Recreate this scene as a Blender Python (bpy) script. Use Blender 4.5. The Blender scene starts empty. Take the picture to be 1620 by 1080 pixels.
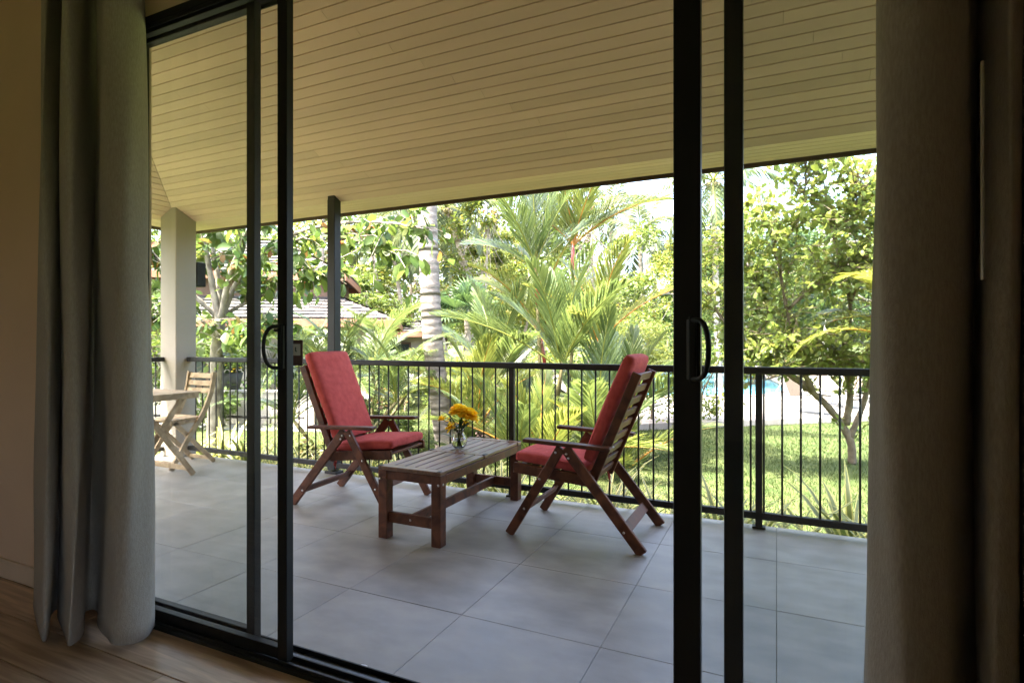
import bpy, math, random
import numpy as np
from mathutils import Vector, Matrix, Euler
R = math.radians
C = bpy.context.scene.collection
sc = bpy.context.scene
random.seed(7); rng = np.random.default_rng(7)

# ------------------------------------------------------------------ camera
TH = R(25); HC = 1.155; FPX = 898.0
cam_d = bpy.data.cameras.new('camera'); cam = bpy.data.objects.new('camera', cam_d); C.objects.link(cam)
cam.location = (0, 0, HC); cam.rotation_euler = (R(90), 0, TH)
cam_d.sensor_width = 36; cam_d.lens = 36 * FPX / 1620.0
cam_d.clip_start = 0.02; cam_d.clip_end = 2000
sc.camera = cam
# ------------------------------------------------------------------ sky, sun, exposure
SUN_EL, SUN_AZ = R(66), math.atan2(-0.65, -0.76)      # towards the sun: x = -0.65, y = -0.76
sx, sy = math.sin(SUN_AZ), math.cos(SUN_AZ)
w = bpy.data.worlds.new('World'); sc.world = w; w.use_nodes = True
nt = w.node_tree; nt.nodes.clear()
sky = nt.nodes.new('ShaderNodeTexSky'); sky.sky_type = 'NISHITA'; sky.sun_disc = False
sky.sun_elevation = SUN_EL; sky.sun_rotation = SUN_AZ; sky.dust_density = 6.0; sky.air_density = 0.8
bg = nt.nodes.new('ShaderNodeBackground'); bg.inputs[1].default_value = 0.15
wo = nt.nodes.new('ShaderNodeOutputWorld')
nt.links.new(sky.outputs[0], bg.inputs[0]); nt.links.new(bg.outputs[0], wo.inputs[0])
sun_d = bpy.data.lights.new('sun', 'SUN'); sun_d.energy = 3.0; sun_d.angle = R(0.55); sun_d.color = (1, .95, .86)
sun = bpy.data.objects.new('sun', sun_d); C.objects.link(sun)
sd = Vector((math.sin(SUN_AZ) * math.cos(SUN_EL), math.cos(SUN_AZ) * math.cos(SUN_EL), math.sin(SUN_EL)))
sun.rotation_euler = sd.to_track_quat('Z', 'Y').to_euler(); sun.location = sd * 40
sc.view_settings.view_transform = 'Standard'; sc.view_settings.look = 'None'
sc.view_settings.gamma = 1; sc.view_settings.use_curve_mapping = False
sc.view_settings.exposure = 4.05
cy = sc.cycles
cy.use_denoising = True; cy.max_bounces = 12; cy.diffuse_bounces = 6; cy.glossy_bounces = 4
cy.transmission_bounces = 8; cy.transparent_max_bounces = 24; cy.sample_clamp_indirect = 8
cy.caustics_reflective = False; cy.caustics_refractive = False

# ------------------------------------------------------------------ place helpers: a bearing and a distance from the door, in metres
S_, C_ = math.sin(TH), math.cos(TH)
def at(u, t, z=-0.7):
    a = (u - 810) / FPX
    return Vector((t * (-S_ + a * C_), t * (C_ + a * S_), z))
def P3(u, v, t):
    p = at(u, t); p.z = HC - t * (v - 539) / FPX; return p
GZ = -0.7

# ------------------------------------------------------------------ mesh helpers
class MB:
    def __init__(s): s.v = []; s.f = []
    def add(s, vs, fs):
        o = len(s.v); s.v += [tuple(p) for p in vs]; s.f += [tuple(i + o for i in q) for q in fs]; return s
    def box(s, c, d, ch=0.0, M=None):
        hx, hy, hz = d[0] / 2, d[1] / 2, d[2] / 2
        if ch <= 0:
            vs = [Vector((x * hx, y * hy, z * hz)) for x in (-1, 1) for y in (-1, 1) for z in (-1, 1)]
            fs = [(0, 1, 3, 2), (4, 6, 7, 5), (0, 4, 5, 1), (2, 3, 7, 6), (0, 2, 6, 4), (1, 5, 7, 3)]
        else:
            k = min(ch, hx * .6, hy * .6, hz * .6)
            vs = []; idx = {}
            for x in (-1, 1):
                for y in (-1, 1):
                    for z in (-1, 1):
                        for a in range(3):
                            q = [x * (hx - k), y * (hy - k), z * (hz - k)]
                            q[a] = (x * hx, y * hy, z * hz)[a]
                            idx[(x, y, z, a)] = len(vs); vs.append(Vector(q))
            fs = []
            def face(keys):
                pts = [idx[q] for q in keys]
                cn = sum((vs[i] for i in pts), Vector()) / len(pts)
                n = (vs[pts[1]] - vs[pts[0]]).cross(vs[pts[2]] - vs[pts[0]])
                fs.append(tuple(pts if n.dot(cn) > 0 else pts[::-1]))
            for a in range(3):
                b, c2 = (a + 1) % 3, (a + 2) % 3
                for sg in (-1, 1):
                    ks = []
                    for p, q in ((-1, -1), (1, -1), (1, 1), (-1, 1)):
                        k3 = [0, 0, 0]; k3[a] = sg; k3[b] = p; k3[c2] = q; ks.append((*k3, a))
                    face(ks)
                for p in (-1, 1):
                    for q in (-1, 1):
                        def kk(e, ax):
                            k3 = [0, 0, 0]; k3[a] = e; k3[b] = p; k3[c2] = q; return (*k3, ax)
                        face([kk(-1, b), kk(1, b), kk(1, c2), kk(-1, c2)])
            for x in (-1, 1):
                for y in (-1, 1):
                    for z in (-1, 1): face([(x, y, z, 0), (x, y, z, 1), (x, y, z, 2)])
        c = Vector(c)
        s.add([(M @ p if M else p) + c for p in vs], fs); return s
    def bar(s, a, b, wd, ht, up=(0, 0, 1), ch=0.003):
        a, b = Vector(a), Vector(b); d = b - a; L = d.length; d = d.normalized()
        y = Vector(up).cross(d)
        if y.length < 1e-5: y = Vector((0, 1, 0))
        y.normalize(); z = d.cross(y)
        M = Matrix((d, y, z)).transposed()
        return s.box((a + b) / 2, (L, wd, ht), ch, M)
    def tube(s, pts, rad, n=8, caps=True):
        pts = [Vector(p) for p in pts]
        if not hasattr(rad, '__len__'): rad = [rad] * len(pts)
        o = []; ref = None
        for i, p in enumerate(pts):
            d = (pts[min(i + 1, len(pts) - 1)] - pts[max(i - 1, 0)]).normalized()
            if ref is None:
                ref = Vector((0, 0, 1)) if abs(d.z) < .9 else Vector((1, 0, 0))
            x = ref - d * ref.dot(d); x.normalize(); y = d.cross(x); ref = x
            for k in range(n):
                a = 2 * math.pi * k / n
                o.append(p + (x * math.cos(a) + y * math.sin(a)) * rad[i])
        fs = []
        for i in range(len(pts) - 1):
            for k in range(n):
                k2 = (k + 1) % n
                fs.append((i * n + k, i * n + k2, (i + 1) * n + k2, (i + 1) * n + k))
        if caps:
            fs.append(tuple(range(n))[::-1]); fs.append(tuple((len(pts) - 1) * n + k for k in range(n)))
        return s.add(o, fs)
    def lathe(s, prof, n=16, c=(0, 0, 0)):
        o = []; c = Vector(c)
        for r, z in prof:
            for k in range(n):
                a = 2 * math.pi * k / n; o.append(c + Vector((r * math.cos(a), r * math.sin(a), z)))
        fs = []
        for i in range(len(prof) - 1):
            for k in range(n):
                k2 = (k + 1) % n
                fs.append((i * n + k, i * n + k2, (i + 1) * n + k2, (i + 1) * n + k))
        if prof[0][0] > 1e-4: fs.append(tuple(range(n))[::-1])
        if prof[-1][0] > 1e-4: fs.append(tuple((len(prof) - 1) * n + k for k in range(n)))
        return s.add(o, fs)
    def prism(s, prof, o, du, dv, e0, e1, ax):
        """profile (u, v) swept along ax from e0(u) to e1(u)"""
        o, du, dv, ax = Vector(o), Vector(du), Vector(dv), Vector(ax); n = len(prof)
        A = [o + du * p + dv * q + ax * e0(p) for p, q in prof]
        B = [o + du * p + dv * q + ax * e1(p) for p, q in prof]
        fs = [tuple(range(n)), tuple(range(n, 2 * n))[::-1]] + [(i, n + i, n + (i + 1) % n, (i + 1) % n) for i in range(n)]
        return s.add(A + B, fs)
    def mesh(s, name, smooth=False):
        me = bpy.data.meshes.new(name); me.from_pydata(s.v, [], s.f); me.update()
        if smooth: me.polygons.foreach_set('use_smooth', [True] * len(me.polygons))
        return me
    def build(s, name, mat, parent=None, smooth=False, fix=False):
        me = s.mesh(name, smooth)
        if fix:
            import bmesh
            b = bmesh.new(); b.from_mesh(me); bmesh.ops.recalc_face_normals(b, faces=b.faces); b.to_mesh(me); b.free()
        return link(name, me, mat, parent)
def link(name, me, mat=None, parent=None):
    if mat and not me.materials: me.materials.append(mat)
    o = bpy.data.objects.new(name, me); C.objects.link(o)
    if parent is not None: o.parent = parent
    return o
def empty(name, loc=(0, 0, 0), rz=0):
    o = bpy.data.objects.new(name, None); o.empty_display_size = .1; C.objects.link(o)
    o.location = loc; o.rotation_euler = (0, 0, rz); return o
def tag(o, label=None, cat=None, group=None, kind=None):
    if label: o['label'] = label
    if cat: o['category'] = cat
    if group: o['group'] = group
    if kind: o['kind'] = kind
    return o
def dup(o, parent=None):
    c = o.copy(); C.objects.link(c); c.parent = parent
    for ch in [x for x in bpy.data.objects if x.parent is o]: dup(ch, c)
    return c
def arr_mesh(name, V, F, smooth=False):
    V = np.asarray(V, np.float32).reshape(-1, 3); F = np.asarray(F, np.int32); k = F.shape[1]
    me = bpy.data.meshes.new(name)
    me.vertices.add(len(V)); me.vertices.foreach_set('co', V.ravel())
    me.loops.add(F.size); me.loops.foreach_set('vertex_index', F.ravel())
    me.polygons.add(len(F)); me.polygons.foreach_set('loop_start', np.arange(0, F.size, k, dtype=np.int32))
    me.update(calc_edges=True); me.validate()
    if smooth: me.polygons.foreach_set('use_smooth', [True] * len(me.polygons))
    return me
def scatter(tv, tf, pos, axis, normal, scale):
    """copies of a template (x = length axis, z = normal) as one array mesh"""
    tv = np.asarray(tv, float); tf = np.asarray(tf); N = len(pos)
    X = axis / np.linalg.norm(axis, axis=1, keepdims=True)
    Z = normal - X * (normal * X).sum(1, keepdims=True); Z /= np.linalg.norm(Z, axis=1, keepdims=True) + 1e-9
    Y = np.cross(Z, X)
    sc_ = np.asarray(scale).reshape(-1, 1, 1)
    V = pos[:, None, :] + sc_ * (tv[None, :, 0:1] * X[:, None] + tv[None, :, 1:2] * Y[:, None] + tv[None, :, 2:3] * Z[:, None])
    F = (tf[None] + (np.arange(N) * len(tv))[:, None, None]).reshape(-1, tf.shape[1])
    return V.reshape(-1, 3), F

# ------------------------------------------------------------------ materials
def mat(name, col, rough=.6, spec=.4, metal=0, var=.0, scale=8, bump=0, bscale=60, col2=None, stretch=(1, 1, 1), coord='Object', detail=6, rand=0, sheen=0, coat=0):
    m = bpy.data.materials.new(name); m.use_nodes = True; n = m.node_tree.nodes; l = m.node_tree.links
    b = n['Principled BSDF']; b.inputs['Roughness'].default_value = rough; b.inputs['Metallic'].default_value = metal
    b.inputs['Specular IOR Level'].default_value = spec; b.inputs['Base Color'].default_value = (*col, 1)
    b.inputs['Sheen Weight'].default_value = sheen; b.inputs['Coat Weight'].default_value = coat
    tc = n.new('ShaderNodeTexCoord'); mp = n.new('ShaderNodeMapping'); mp.inputs['Scale'].default_value = stretch
    if coord == 'World': l.new(n.new('ShaderNodeNewGeometry').outputs['Position'], mp.inputs[0])
    else: l.new(tc.outputs[coord], mp.inputs[0])
    last = None
    if var > 0 or col2:
        no = n.new('ShaderNodeTexNoise'); no.inputs['Scale'].default_value = scale; no.inputs['Detail'].default_value = detail
        l.new(mp.outputs[0], no.inputs['Vector'])
        rp = n.new('ShaderNodeValToRGB'); rp.color_ramp.elements[0].position = .32; rp.color_ramp.elements[1].position = .68
        c2 = col2 or tuple(min(1, x * (1 + var)) for x in col); c1 = col if col2 else tuple(x * (1 - var) for x in col)
        rp.color_ramp.elements[0].color = (*c1, 1); rp.color_ramp.elements[1].color = (*c2, 1)
        l.new(no.outputs[0], rp.inputs[0]); last = rp.outputs[0]
        mr = n.new('ShaderNodeMapRange'); mr.inputs[3].default_value = max(0, rough - .1); mr.inputs[4].default_value = min(1, rough + .1)
        l.new(no.outputs[0], mr.inputs[0]); l.new(mr.outputs[0], b.inputs['Roughness'])
    if rand > 0:
        oi = n.new('ShaderNodeObjectInfo'); hs = n.new('ShaderNodeHueSaturation')
        if last: l.new(last, hs.inputs['Color'])
        else: hs.inputs['Color'].default_value = (*col, 1)
        mr = n.new('ShaderNodeMapRange'); mr.inputs[3].default_value = 1 - rand; mr.inputs[4].default_value = 1 + rand
        l.new(oi.outputs['Random'], mr.inputs[0]); l.new(mr.outputs[0], hs.inputs['Value']); last = hs.outputs[0]
    if last: l.new(last, b.inputs['Base Color'])
    if bump > 0:
        nb = n.new('ShaderNodeTexNoise'); nb.inputs['Scale'].default_value = bscale; nb.inputs['Detail'].default_value = 5
        l.new(mp.outputs[0], nb.inputs['Vector'])
        bp = n.new('ShaderNodeBump'); bp.inputs['Strength'].default_value = bump; bp.inputs['Distance'].default_value = .01
        l.new(nb.outputs[0], bp.inputs['Height']); l.new(bp.outputs[0], b.inputs['Normal'])
    return m
def leaf_mat(name, c1, c2, c3=None, trans=.4, rough=.45, per='island', spec=.28):
    m = bpy.data.materials.new(name); m.use_nodes = True; n = m.node_tree.nodes; l = m.node_tree.links
    ds = lambda c: tuple(x * .93 + .07 * (.3 * c[0] + .6 * c[1] + .1 * c[2]) for x in c) if c else None
    if c1[1] > c1[0]: c1, c2, c3 = ds(c1), ds(c2), ds(c3)
    b = n['Principled BSDF']; b.inputs['Roughness'].default_value = rough; b.inputs['Specular IOR Level'].default_value = spec
    if per == 'island': src = n.new('ShaderNodeNewGeometry').outputs['Random Per Island']
    else: src = n.new('ShaderNodeObjectInfo').outputs['Random']
    rp = n.new('ShaderNodeValToRGB'); e = rp.color_ramp.elements
    e[0].color = (*c1, 1); e[1].color = (*c2, 1); e[1].position = .85
    if c3:
        q = e.new(.97); q.color = (*c3, 1)
    l.new(src, rp.inputs[0]); l.new(rp.outputs[0], b.inputs['Base Color'])
    tr = n.new('ShaderNodeBsdfTranslucent'); hs = n.new('ShaderNodeHueSaturation'); hs.inputs['Value'].default_value = 1.5
    hs.inputs['Hue'].default_value = .48; hs.inputs['Saturation'].default_value = 1.05
    l.new(rp.outputs[0], hs.inputs['Color']); l.new(hs.outputs[0], tr.inputs[0])
    mx = n.new('ShaderNodeMixShader'); mx.inputs[0].default_value = trans
    l.new(b.outputs[0], mx.inputs[1]); l.new(tr.outputs[0], mx.inputs[2]); l.new(mx.outputs[0], n['Material Output'].inputs[0])
    return m
def wood_mat(name, c1, c2, axis='X', rough=.5, scale=3.0, rand=.18, spec=.4, bump=.25):
    m = bpy.data.materials.new(name); m.use_nodes = True; n = m.node_tree.nodes; l = m.node_tree.links
    b = n['Principled BSDF']; b.inputs['Specular IOR Level'].default_value = spec
    tc = n.new('ShaderNodeTexCoord'); mp = n.new('ShaderNodeMapping')
    st = {'X': (1.5, 22, 22), 'Y': (22, 1.5, 22), 'Z': (22, 22, 1.5), 'A': (9, 9, 9)}[axis]; mp.inputs['Scale'].default_value = st
    oi = n.new('ShaderNodeObjectInfo'); va = n.new('ShaderNodeVectorMath'); va.operation = 'ADD'
    sc3 = n.new('ShaderNodeVectorMath'); sc3.operation = 'SCALE'; sc3.inputs[0].default_value = (7, 11, 5); l.new(oi.outputs['Random'], sc3.inputs['Scale'])
    l.new(tc.outputs['Object'], va.inputs[0]); l.new(sc3.outputs[0], va.inputs[1]); l.new(va.outputs[0], mp.inputs[0])
    no = n.new('ShaderNodeTexNoise'); no.inputs['Scale'].default_value = scale; no.inputs['Detail'].default_value = 8; no.inputs['Distortion'].default_value = .6
    l.new(mp.outputs[0], no.inputs['Vector'])
    rp = n.new('ShaderNodeValToRGB'); rp.color_ramp.elements[0].color = (*c1, 1); rp.color_ramp.elements[1].color = (*c2, 1)
    rp.color_ramp.elements[0].position = .35; rp.color_ramp.elements[1].position = .65
    l.new(no.outputs[0], rp.inputs[0])
    hs = n.new('ShaderNodeHueSaturation'); mr = n.new('ShaderNodeMapRange'); mr.inputs[3].default_value = 1 - rand; mr.inputs[4].default_value = 1 + rand
    l.new(oi.outputs['Random'], mr.inputs[0]); l.new(mr.outputs[0], hs.inputs['Value']); l.new(rp.outputs[0], hs.inputs['Color'])
    l.new(hs.outputs[0], b.inputs['Base Color'])
    m2 = n.new('ShaderNodeMapRange'); m2.inputs[3].default_value = rough - .12; m2.inputs[4].default_value = rough + .15
    l.new(no.outputs[0], m2.inputs[0]); l.new(m2.outputs[0], b.inputs['Roughness'])
    bp = n.new('ShaderNodeBump'); bp.inputs['Strength'].default_value = bump; bp.inputs['Distance'].default_value = .004
    l.new(no.outputs[0], bp.inputs['Height']); l.new(bp.outputs[0], b.inputs['Normal'])
    return m
def glass_mat(name, tint=(.93, .96, .94), facing=.06):
    m = bpy.data.materials.new(name); m.use_nodes = True; n = m.node_tree.nodes; l = m.node_tree.links; n.clear()
    o = n.new('ShaderNodeOutputMaterial'); t = n.new('ShaderNodeBsdfTransparent'); t.inputs[0].default_value = (*tint, 1)
    g = n.new('ShaderNodeBsdfGlossy'); g.inputs['Roughness'].default_value = .01
    f = n.new('ShaderNodeFresnel'); f.inputs[0].default_value = 1.45
    mx = n.new('ShaderNodeMixShader'); l.new(f.outputs[0], mx.inputs[0]); l.new(t.outputs[0], mx.inputs[1]); l.new(g.outputs[0], mx.inputs[2])
    if name == 'door_glass':      # a film of dust and wiping marks
        df = n.new('ShaderNodeBsdfDiffuse'); df.inputs[0].default_value = (.7, .7, .68, 1); no = n.new('ShaderNodeTexNoise'); no.inputs['Scale'].default_value = 2.5; no.inputs['Detail'].default_value = 8
        tc = n.new('ShaderNodeTexCoord'); mp = n.new('ShaderNodeMapping'); mp.inputs['Scale'].default_value = (2, 1, .5); l.new(tc.outputs['Object'], mp.inputs[0]); l.new(mp.outputs[0], no.inputs['Vector'])
        mr = n.new('ShaderNodeMapRange'); mr.inputs[1].default_value = .3; mr.inputs[2].default_value = .75; mr.inputs[3].default_value = .006; mr.inputs[4].default_value = .045; l.new(no.outputs[0], mr.inputs[0])
        m2 = n.new('ShaderNodeMixShader'); l.new(mr.outputs[0], m2.inputs[0]); l.new(mx.outputs[0], m2.inputs[1]); l.new(df.outputs[0], m2.inputs[2]); mx = m2
    l.new(mx.outputs[0], o.inputs[0]); return m
def fabric_mat(name, c1, c2, sc1=900, rough=.95, sheen=.3, mott=9, stretch=(1, 1, 1), bump=.5):
    m = mat(name, c1, rough, .15, var=.1, scale=mott, col2=c2, sheen=sheen, stretch=stretch, bump=bump, bscale=sc1, detail=10)
    return m

M_black = mat('black_aluminium', (.0085, .0095, .009), .48, .28, var=.25, scale=5, bump=.02, bscale=900)
M_rail = mat('dark_brown_painted_steel', (.018, .0165, .015), .5, .25, var=.2, scale=10, bump=.05, bscale=200)
M_board = mat('cream_painted_board', (.62, .46, .375), .6, .3, var=.06, scale=1.2, stretch=(.25, 3, 3), bump=.06, bscale=90, rand=.07)
M_gap = mat('dark_void', (.05, .04, .03), .9)
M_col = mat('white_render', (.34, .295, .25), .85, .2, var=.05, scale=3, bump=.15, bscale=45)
M_iwall = mat('beige_wall_paint', (.76, .56, .41), .85, .2, var=.04, scale=2, bump=.12, bscale=140)
M_owall = mat('cream_wall_paint', (.55, .50, .42), .85, .2, var=.04, scale=2, bump=.1, bscale=80)
M_skirt = mat('skirting_paint', (.68, .53, .40), .6, .3, var=.05)
M_tile = mat('grey_porcelain', (.19, .172, .148), .42, .5, col2=(.30, .272, .235), scale=4.5, stretch=(1, 1.6, 1), bump=.04, bscale=130, rand=.09, coord='World', detail=10)
M_grout = mat('grey_grout', (.20, .182, .158), .95, var=.2, scale=20)
M_plank = wood_mat('oak_plank', (.36, .225, .135), (.66, .47, .32), 'X', .36, 1.6, .2, .65)
M_teak = wood_mat('brown_stained_acacia', (.066, .022, .010), (.155, .055, .025), 'A', .52, 1.5, .2, .3)
M_teakx = wood_mat('brown_stained_slat', (.105, .05, .028), (.22, .12, .068), 'Y', .34, 2, .16, .6, .06)
M_pale = wood_mat('weathered_pale_wood', (.29, .20, .115), (.50, .37, .225), 'A', .7, 1.5, .12, .25)
M_red = fabric_mat('red_woven_cushion', (.48, .070, .060), (.60, .104, .088), 500, .9, .06, 22)
M_curtain = fabric_mat('olive_grey_linen', (.345, .298, .248), (.425, .372, .315), 600, .95, .15, 240, (1, 1, .22), .35)
M_steel = mat('bolt_steel', (.6, .58, .55), .3, .5, 1)
M_glass = glass_mat('door_glass')
M_fascia = mat('brown_fascia', (.065, .04, .028), .6, .3, var=.2, scale=6)
M_roofshell = mat('roof_cover', (.10, .09, .085), .9, var=.2)
M_trunk = mat('pale_bark', (.12, .10, .08), .9, .1, col2=(.34, .295, .24), scale=14, stretch=(1, 1, .6), bump=.7, bscale=25)
M_palmtrunk = mat('coconut_bark', (.16, .135, .115), .9, .1, col2=(.34, .295, .25), scale=7, stretch=(1, 1, 3), bump=.8, bscale=30)
M_farbark = mat('grey_bark', (.22, .18, .14), .9, .1, col2=(.40, .34, .28), scale=5, stretch=(1, 1, 3), bump=.4)
M_bark = mat('brown_bark', (.10, .075, .05), .9, .1, col2=(.2, .155, .11), scale=12, bump=.6, bscale=30)

# =========================================================================== THE SETTING
def struct(o): o['kind'] = 'structure'; return o
YW, YG = 1.48, 1.62           # inner and outer face of the door wall
# ---- ground
g = MB().add([(-150, -150, GZ), (150, -150, GZ), (150, 220, GZ), (-150, 220, GZ)], [(0, 1, 2, 3)])
M_lawn = mat('lawn_soil', (.035, .052, .015), .95, .1, col2=(.075, .085, .03), scale=3.5, bump=.8, bscale=35)
struct(g.build('lawn', M_lawn))
# ---- balcony slab with tiles
X0, X1 = -5.72, 4.2; YE = 3.90
sl = struct(MB().box(((X0 + X1) / 2, (YG - 4 + YE - .002) / 2, -.362), (X1 - X0 - .004, YE - .002 - YG + 4, .70)).build('balcony_floor', M_grout))
xs = [X0] + [-.605 + .604 * k for k in range(-8, 8) if X0 + .1 < -.605 + .604 * k < X1 - .1] + [X1]
ys = [YG - .04, 2.087, 2.690, 3.293, YE]
tmesh = {}
for i in range(len(xs) - 1):
    for j in range(4):
        dx, dy = xs[i + 1] - xs[i] - .0018, ys[j + 1] - ys[j] - .0018
        k = (round(dx, 3), round(dy, 3))
        if k not in tmesh: tmesh[k] = MB().box((0, 0, 0), (dx, dy, .012), .0012).mesh('tile')
        o = link('tile', tmesh[k], M_tile, sl); o.location = ((xs[i] + xs[i + 1]) / 2, (ys[j] + ys[j + 1]) / 2, -.006 + .0004 * random.uniform(-1, 1))
# ---- indoor floor with planks
fl = struct(MB().box((-.9, -1.3, -.05), (6.6, 5.72, .06)).build('indoor_floor', mat('subfloor', (.12, .08, .05), .8)))
PWD = .19; pm = {}
for r in range(15):
    y1 = 1.468 - r * PWD; x = -4.2 + (r * .67) % 1.6 - 1.6
    while x < 2.3:
        a, b = max(x, -4.19), min(x + 1.6, 2.3)
        if b - a > .05:
            k = round(b - a, 3)
            if k not in pm: pm[k] = MB().box((0, 0, 0), (k - .002, PWD - .003, .016), .0018).mesh('plank')
            o = link('plank', pm[k], M_plank, fl); o.location = ((a + b) / 2, y1 - PWD / 2, -.010)
        x += 1.6
# ---- the room round the camera
OX0, OX1, OZ = -2.535, .70, 2.485
wl = MB()
wl.box(((-4.2 + OX0) / 2, (YW + YG) / 2, 1.65), (OX0 + 4.2, YG - YW, 3.9)).box(((OX1 + 2.3) / 2, (YW + YG) / 2, 1.65), (2.3 - OX1, YG - YW, 3.9))
wl.box(((OX0 + OX1) / 2, (YW + YG) / 2, (OZ + 3.6) / 2), (OX1 - OX0, YG - YW, 3.6 - OZ))
dw = struct(wl.build('wall_door_side', M_iwall))
MB().box(((-4.2 + OX0) / 2, YW - .008, .045), (OX0 + 4.2 - .02, .016, .09), .003).build('skirting_board', M_skirt, dw)
MB().box(((OX1 + 2.3) / 2, YW - .008, .045), (2.3 - OX1 - .02, .016, .09), .003).build('skirting_board', M_skirt, dw)
struct(MB().box((-4.27, -1.3, 1.65), (.14, 5.83, 3.9)).build('wall_left', M_iwall))
rw_ = MB()      # wall with a wide unseen window, added towards the back to light the room
rw_.box((2.37, -3.9, 1.65), (.14, .63, 3.9)).box((2.37, .48, 1.65), (.14, 2.27, 3.9)).box((2.37, -2.1215, .0), (.14, 2.93, .6)).box((2.37, -2.1215, 3.1), (.14, 2.93, 1.0))
rwo = struct(rw_.build('wall_right', M_iwall))
for y_ in (-3.56, -2.12, -.68): MB().box((2.37, y_, 1.45), (.05, .04, 2.3), .003).build('added_window_bar', M_black, rwo)
MB().add([(2.37, -3.58, .3), (2.37, -.66, .3), (2.37, -.66, 2.6), (2.37, -3.58, 2.6)], [(0, 1, 2, 3)]).build('added_window_pane', M_glass, rwo)
bwm = MB().box((-3.725, -4.28, 1.65), (1.25, .14, 3.9)).box((.05, -4.28, 1.65), (4.8, .14, 3.9)).box((-2.725, -4.28, .4), (.75, .14, 1.4)).box((-2.725, -4.28, 2.85), (.75, .14, 1.5))  # back wall with a small unseen window added to brighten the interior
bwo = struct(bwm.build('wall_back', M_iwall))
for x_ in (-3.08, -2.37): MB().box((x_, -4.28, 1.6), (.04, .05, 1.0), .003).build('added_window_bar', M_black, bwo)
MB().add([(-3.1, -4.28, 1.1), (-2.35, -4.28, 1.1), (-2.35, -4.28, 2.1), (-3.1, -4.28, 2.1)], [(0, 1, 2, 3)]).build('added_window_pane', M_glass, bwo)
struct(MB().box((-.95, -1.37, 2.90), (6.48, 5.68, .1)).build('ceiling', mat('indoor_ceiling_paint', (.80, .72, .62), .9)))
# ---- balcony ceiling of painted boards: sloping plane, hip at the left, level soffit
YF, ZF, SL, BW = 3.90, 2.387, .5, .066
XF = -5.68; XR = 4.2; YB = 1.60
nslope = Vector((0, SL, 1)).normalized(); nleft = Vector((-SL, 0, 1)).normalized()
bk = MB(); o_ = .03
bk.add([(XF, YF, ZF + o_), (XR, YF, ZF + o_), (XR, YB, ZF + o_ + SL * (YF - YB)), (XF + YF - YB, YB, ZF + o_ + SL * (YF - YB)),
        (XF, -3, ZF + o_), (XF + YF - YB, -3, ZF + o_ + SL * (YF - YB))], [(0, 1, 2, 3), (0, 3, 5, 4)])
bk.add([(XF, YF, ZF + .02), (XR, YF, ZF + .02), (XR, YF + .37, ZF + .02), (XF - .37, YF + .37, ZF + .02), (XF - .37, -3, ZF + .02), (XF, -3, ZF + .02)], [(0, 1, 2, 3), (0, 3, 4, 5)])
ce = struct(bk.build('balcony_ceiling', M_gap))
g_, c_, h_ = .0012, .0035, .012
def prof(wd): return [(g_, h_), (wd - g_, h_), (wd - g_, c_), (wd - g_ - c_, 0), (g_ + c_, 0), (g_, c_)]
du = Vector((0, -1, SL)); LW = du.length; dun = du.normalized()
for k in range(35):
    y = YF - k * BW
    xj = [-4.6 + (k * 1.73) % 3.6, -1.0 + (k * 1.73) % 3.6]
    xj = [q for q in xj if q > XF + YF - y + .3]
    for a_, b_ in zip([None] + xj, xj + [XR]):
        MB().prism(prof(BW * LW), (0, y, ZF + SL * (YF - y)), dun, nslope, (lambda p: XF + (YF - y) + p / LW + .002) if a_ is None else (lambda p: a_ + .0008), lambda p: b_ - .0008, (1, 0, 0)).build('ceiling_board', M_board, ce, fix=True)
dul = Vector((1, 0, SL)).normalized()
for k in range(30):
    x = XF + k * BW
    MB().prism(prof(BW * LW), (x, 0, ZF + SL * (x - XF)), dul, nleft, lambda p: -3, lambda p: YF - (x - XF) - p / LW - .002, (0, 1, 0)).build('ceiling_board', M_board, ce, fix=True)
SW = .073
for k in range(5):
    MB().prism(prof(SW), (0, YF + k * SW, ZF), (0, 1, 0), (0, 0, 1), lambda p: XF - k * SW - p + .001, lambda p: XR, (1, 0, 0)).build('soffit_board', M_board, ce, fix=True)
    MB().prism(prof(SW), (XF - k * SW, 0, ZF), (-1, 0, 0), (0, 0, 1), lambda p: -3, lambda p: YF + k * SW + p - .001, (0, 1, 0)).build('soffit_board', M_board, ce, fix=True)
# ---- own roof above it
EX, EY = XF - .368, YF + .368
MB().box(((EX + XR) / 2, EY + .013, 2.425), (XR - EX + .05, .024, .13), .003).build('fascia_board', M_fascia, ce)
MB().box((EX - .013, (EY - 3) / 2, 2.425), (.024, EY + 3, .13), .003).build('fascia_board', M_fascia, ce)
rx0, rx1, ry0, ry1 = EX - .08, 4.9, -9.0, EY + .08; rm = (ry1 - ry0) / 2; zr = 2.49 + SL * rm; ym = (ry0 + ry1) / 2
rf = MB().add([(rx0, ry0, 2.49), (rx1, ry0, 2.49), (rx1, ry1, 2.49), (rx0, ry1, 2.49), (rx0 + rm, ym, zr), (rx1 - .05, ym, zr)],
              [(3, 2, 5, 4), (0, 3, 4), (1, 0, 4, 5), (2, 1, 5)])
struct(rf.build('roof', M_roofshell))
struct(MB().box(((X1 - .15), 2.72, 1.5), (.2, 2.1, 3.0)).build('wall_end', M_owall))

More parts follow.
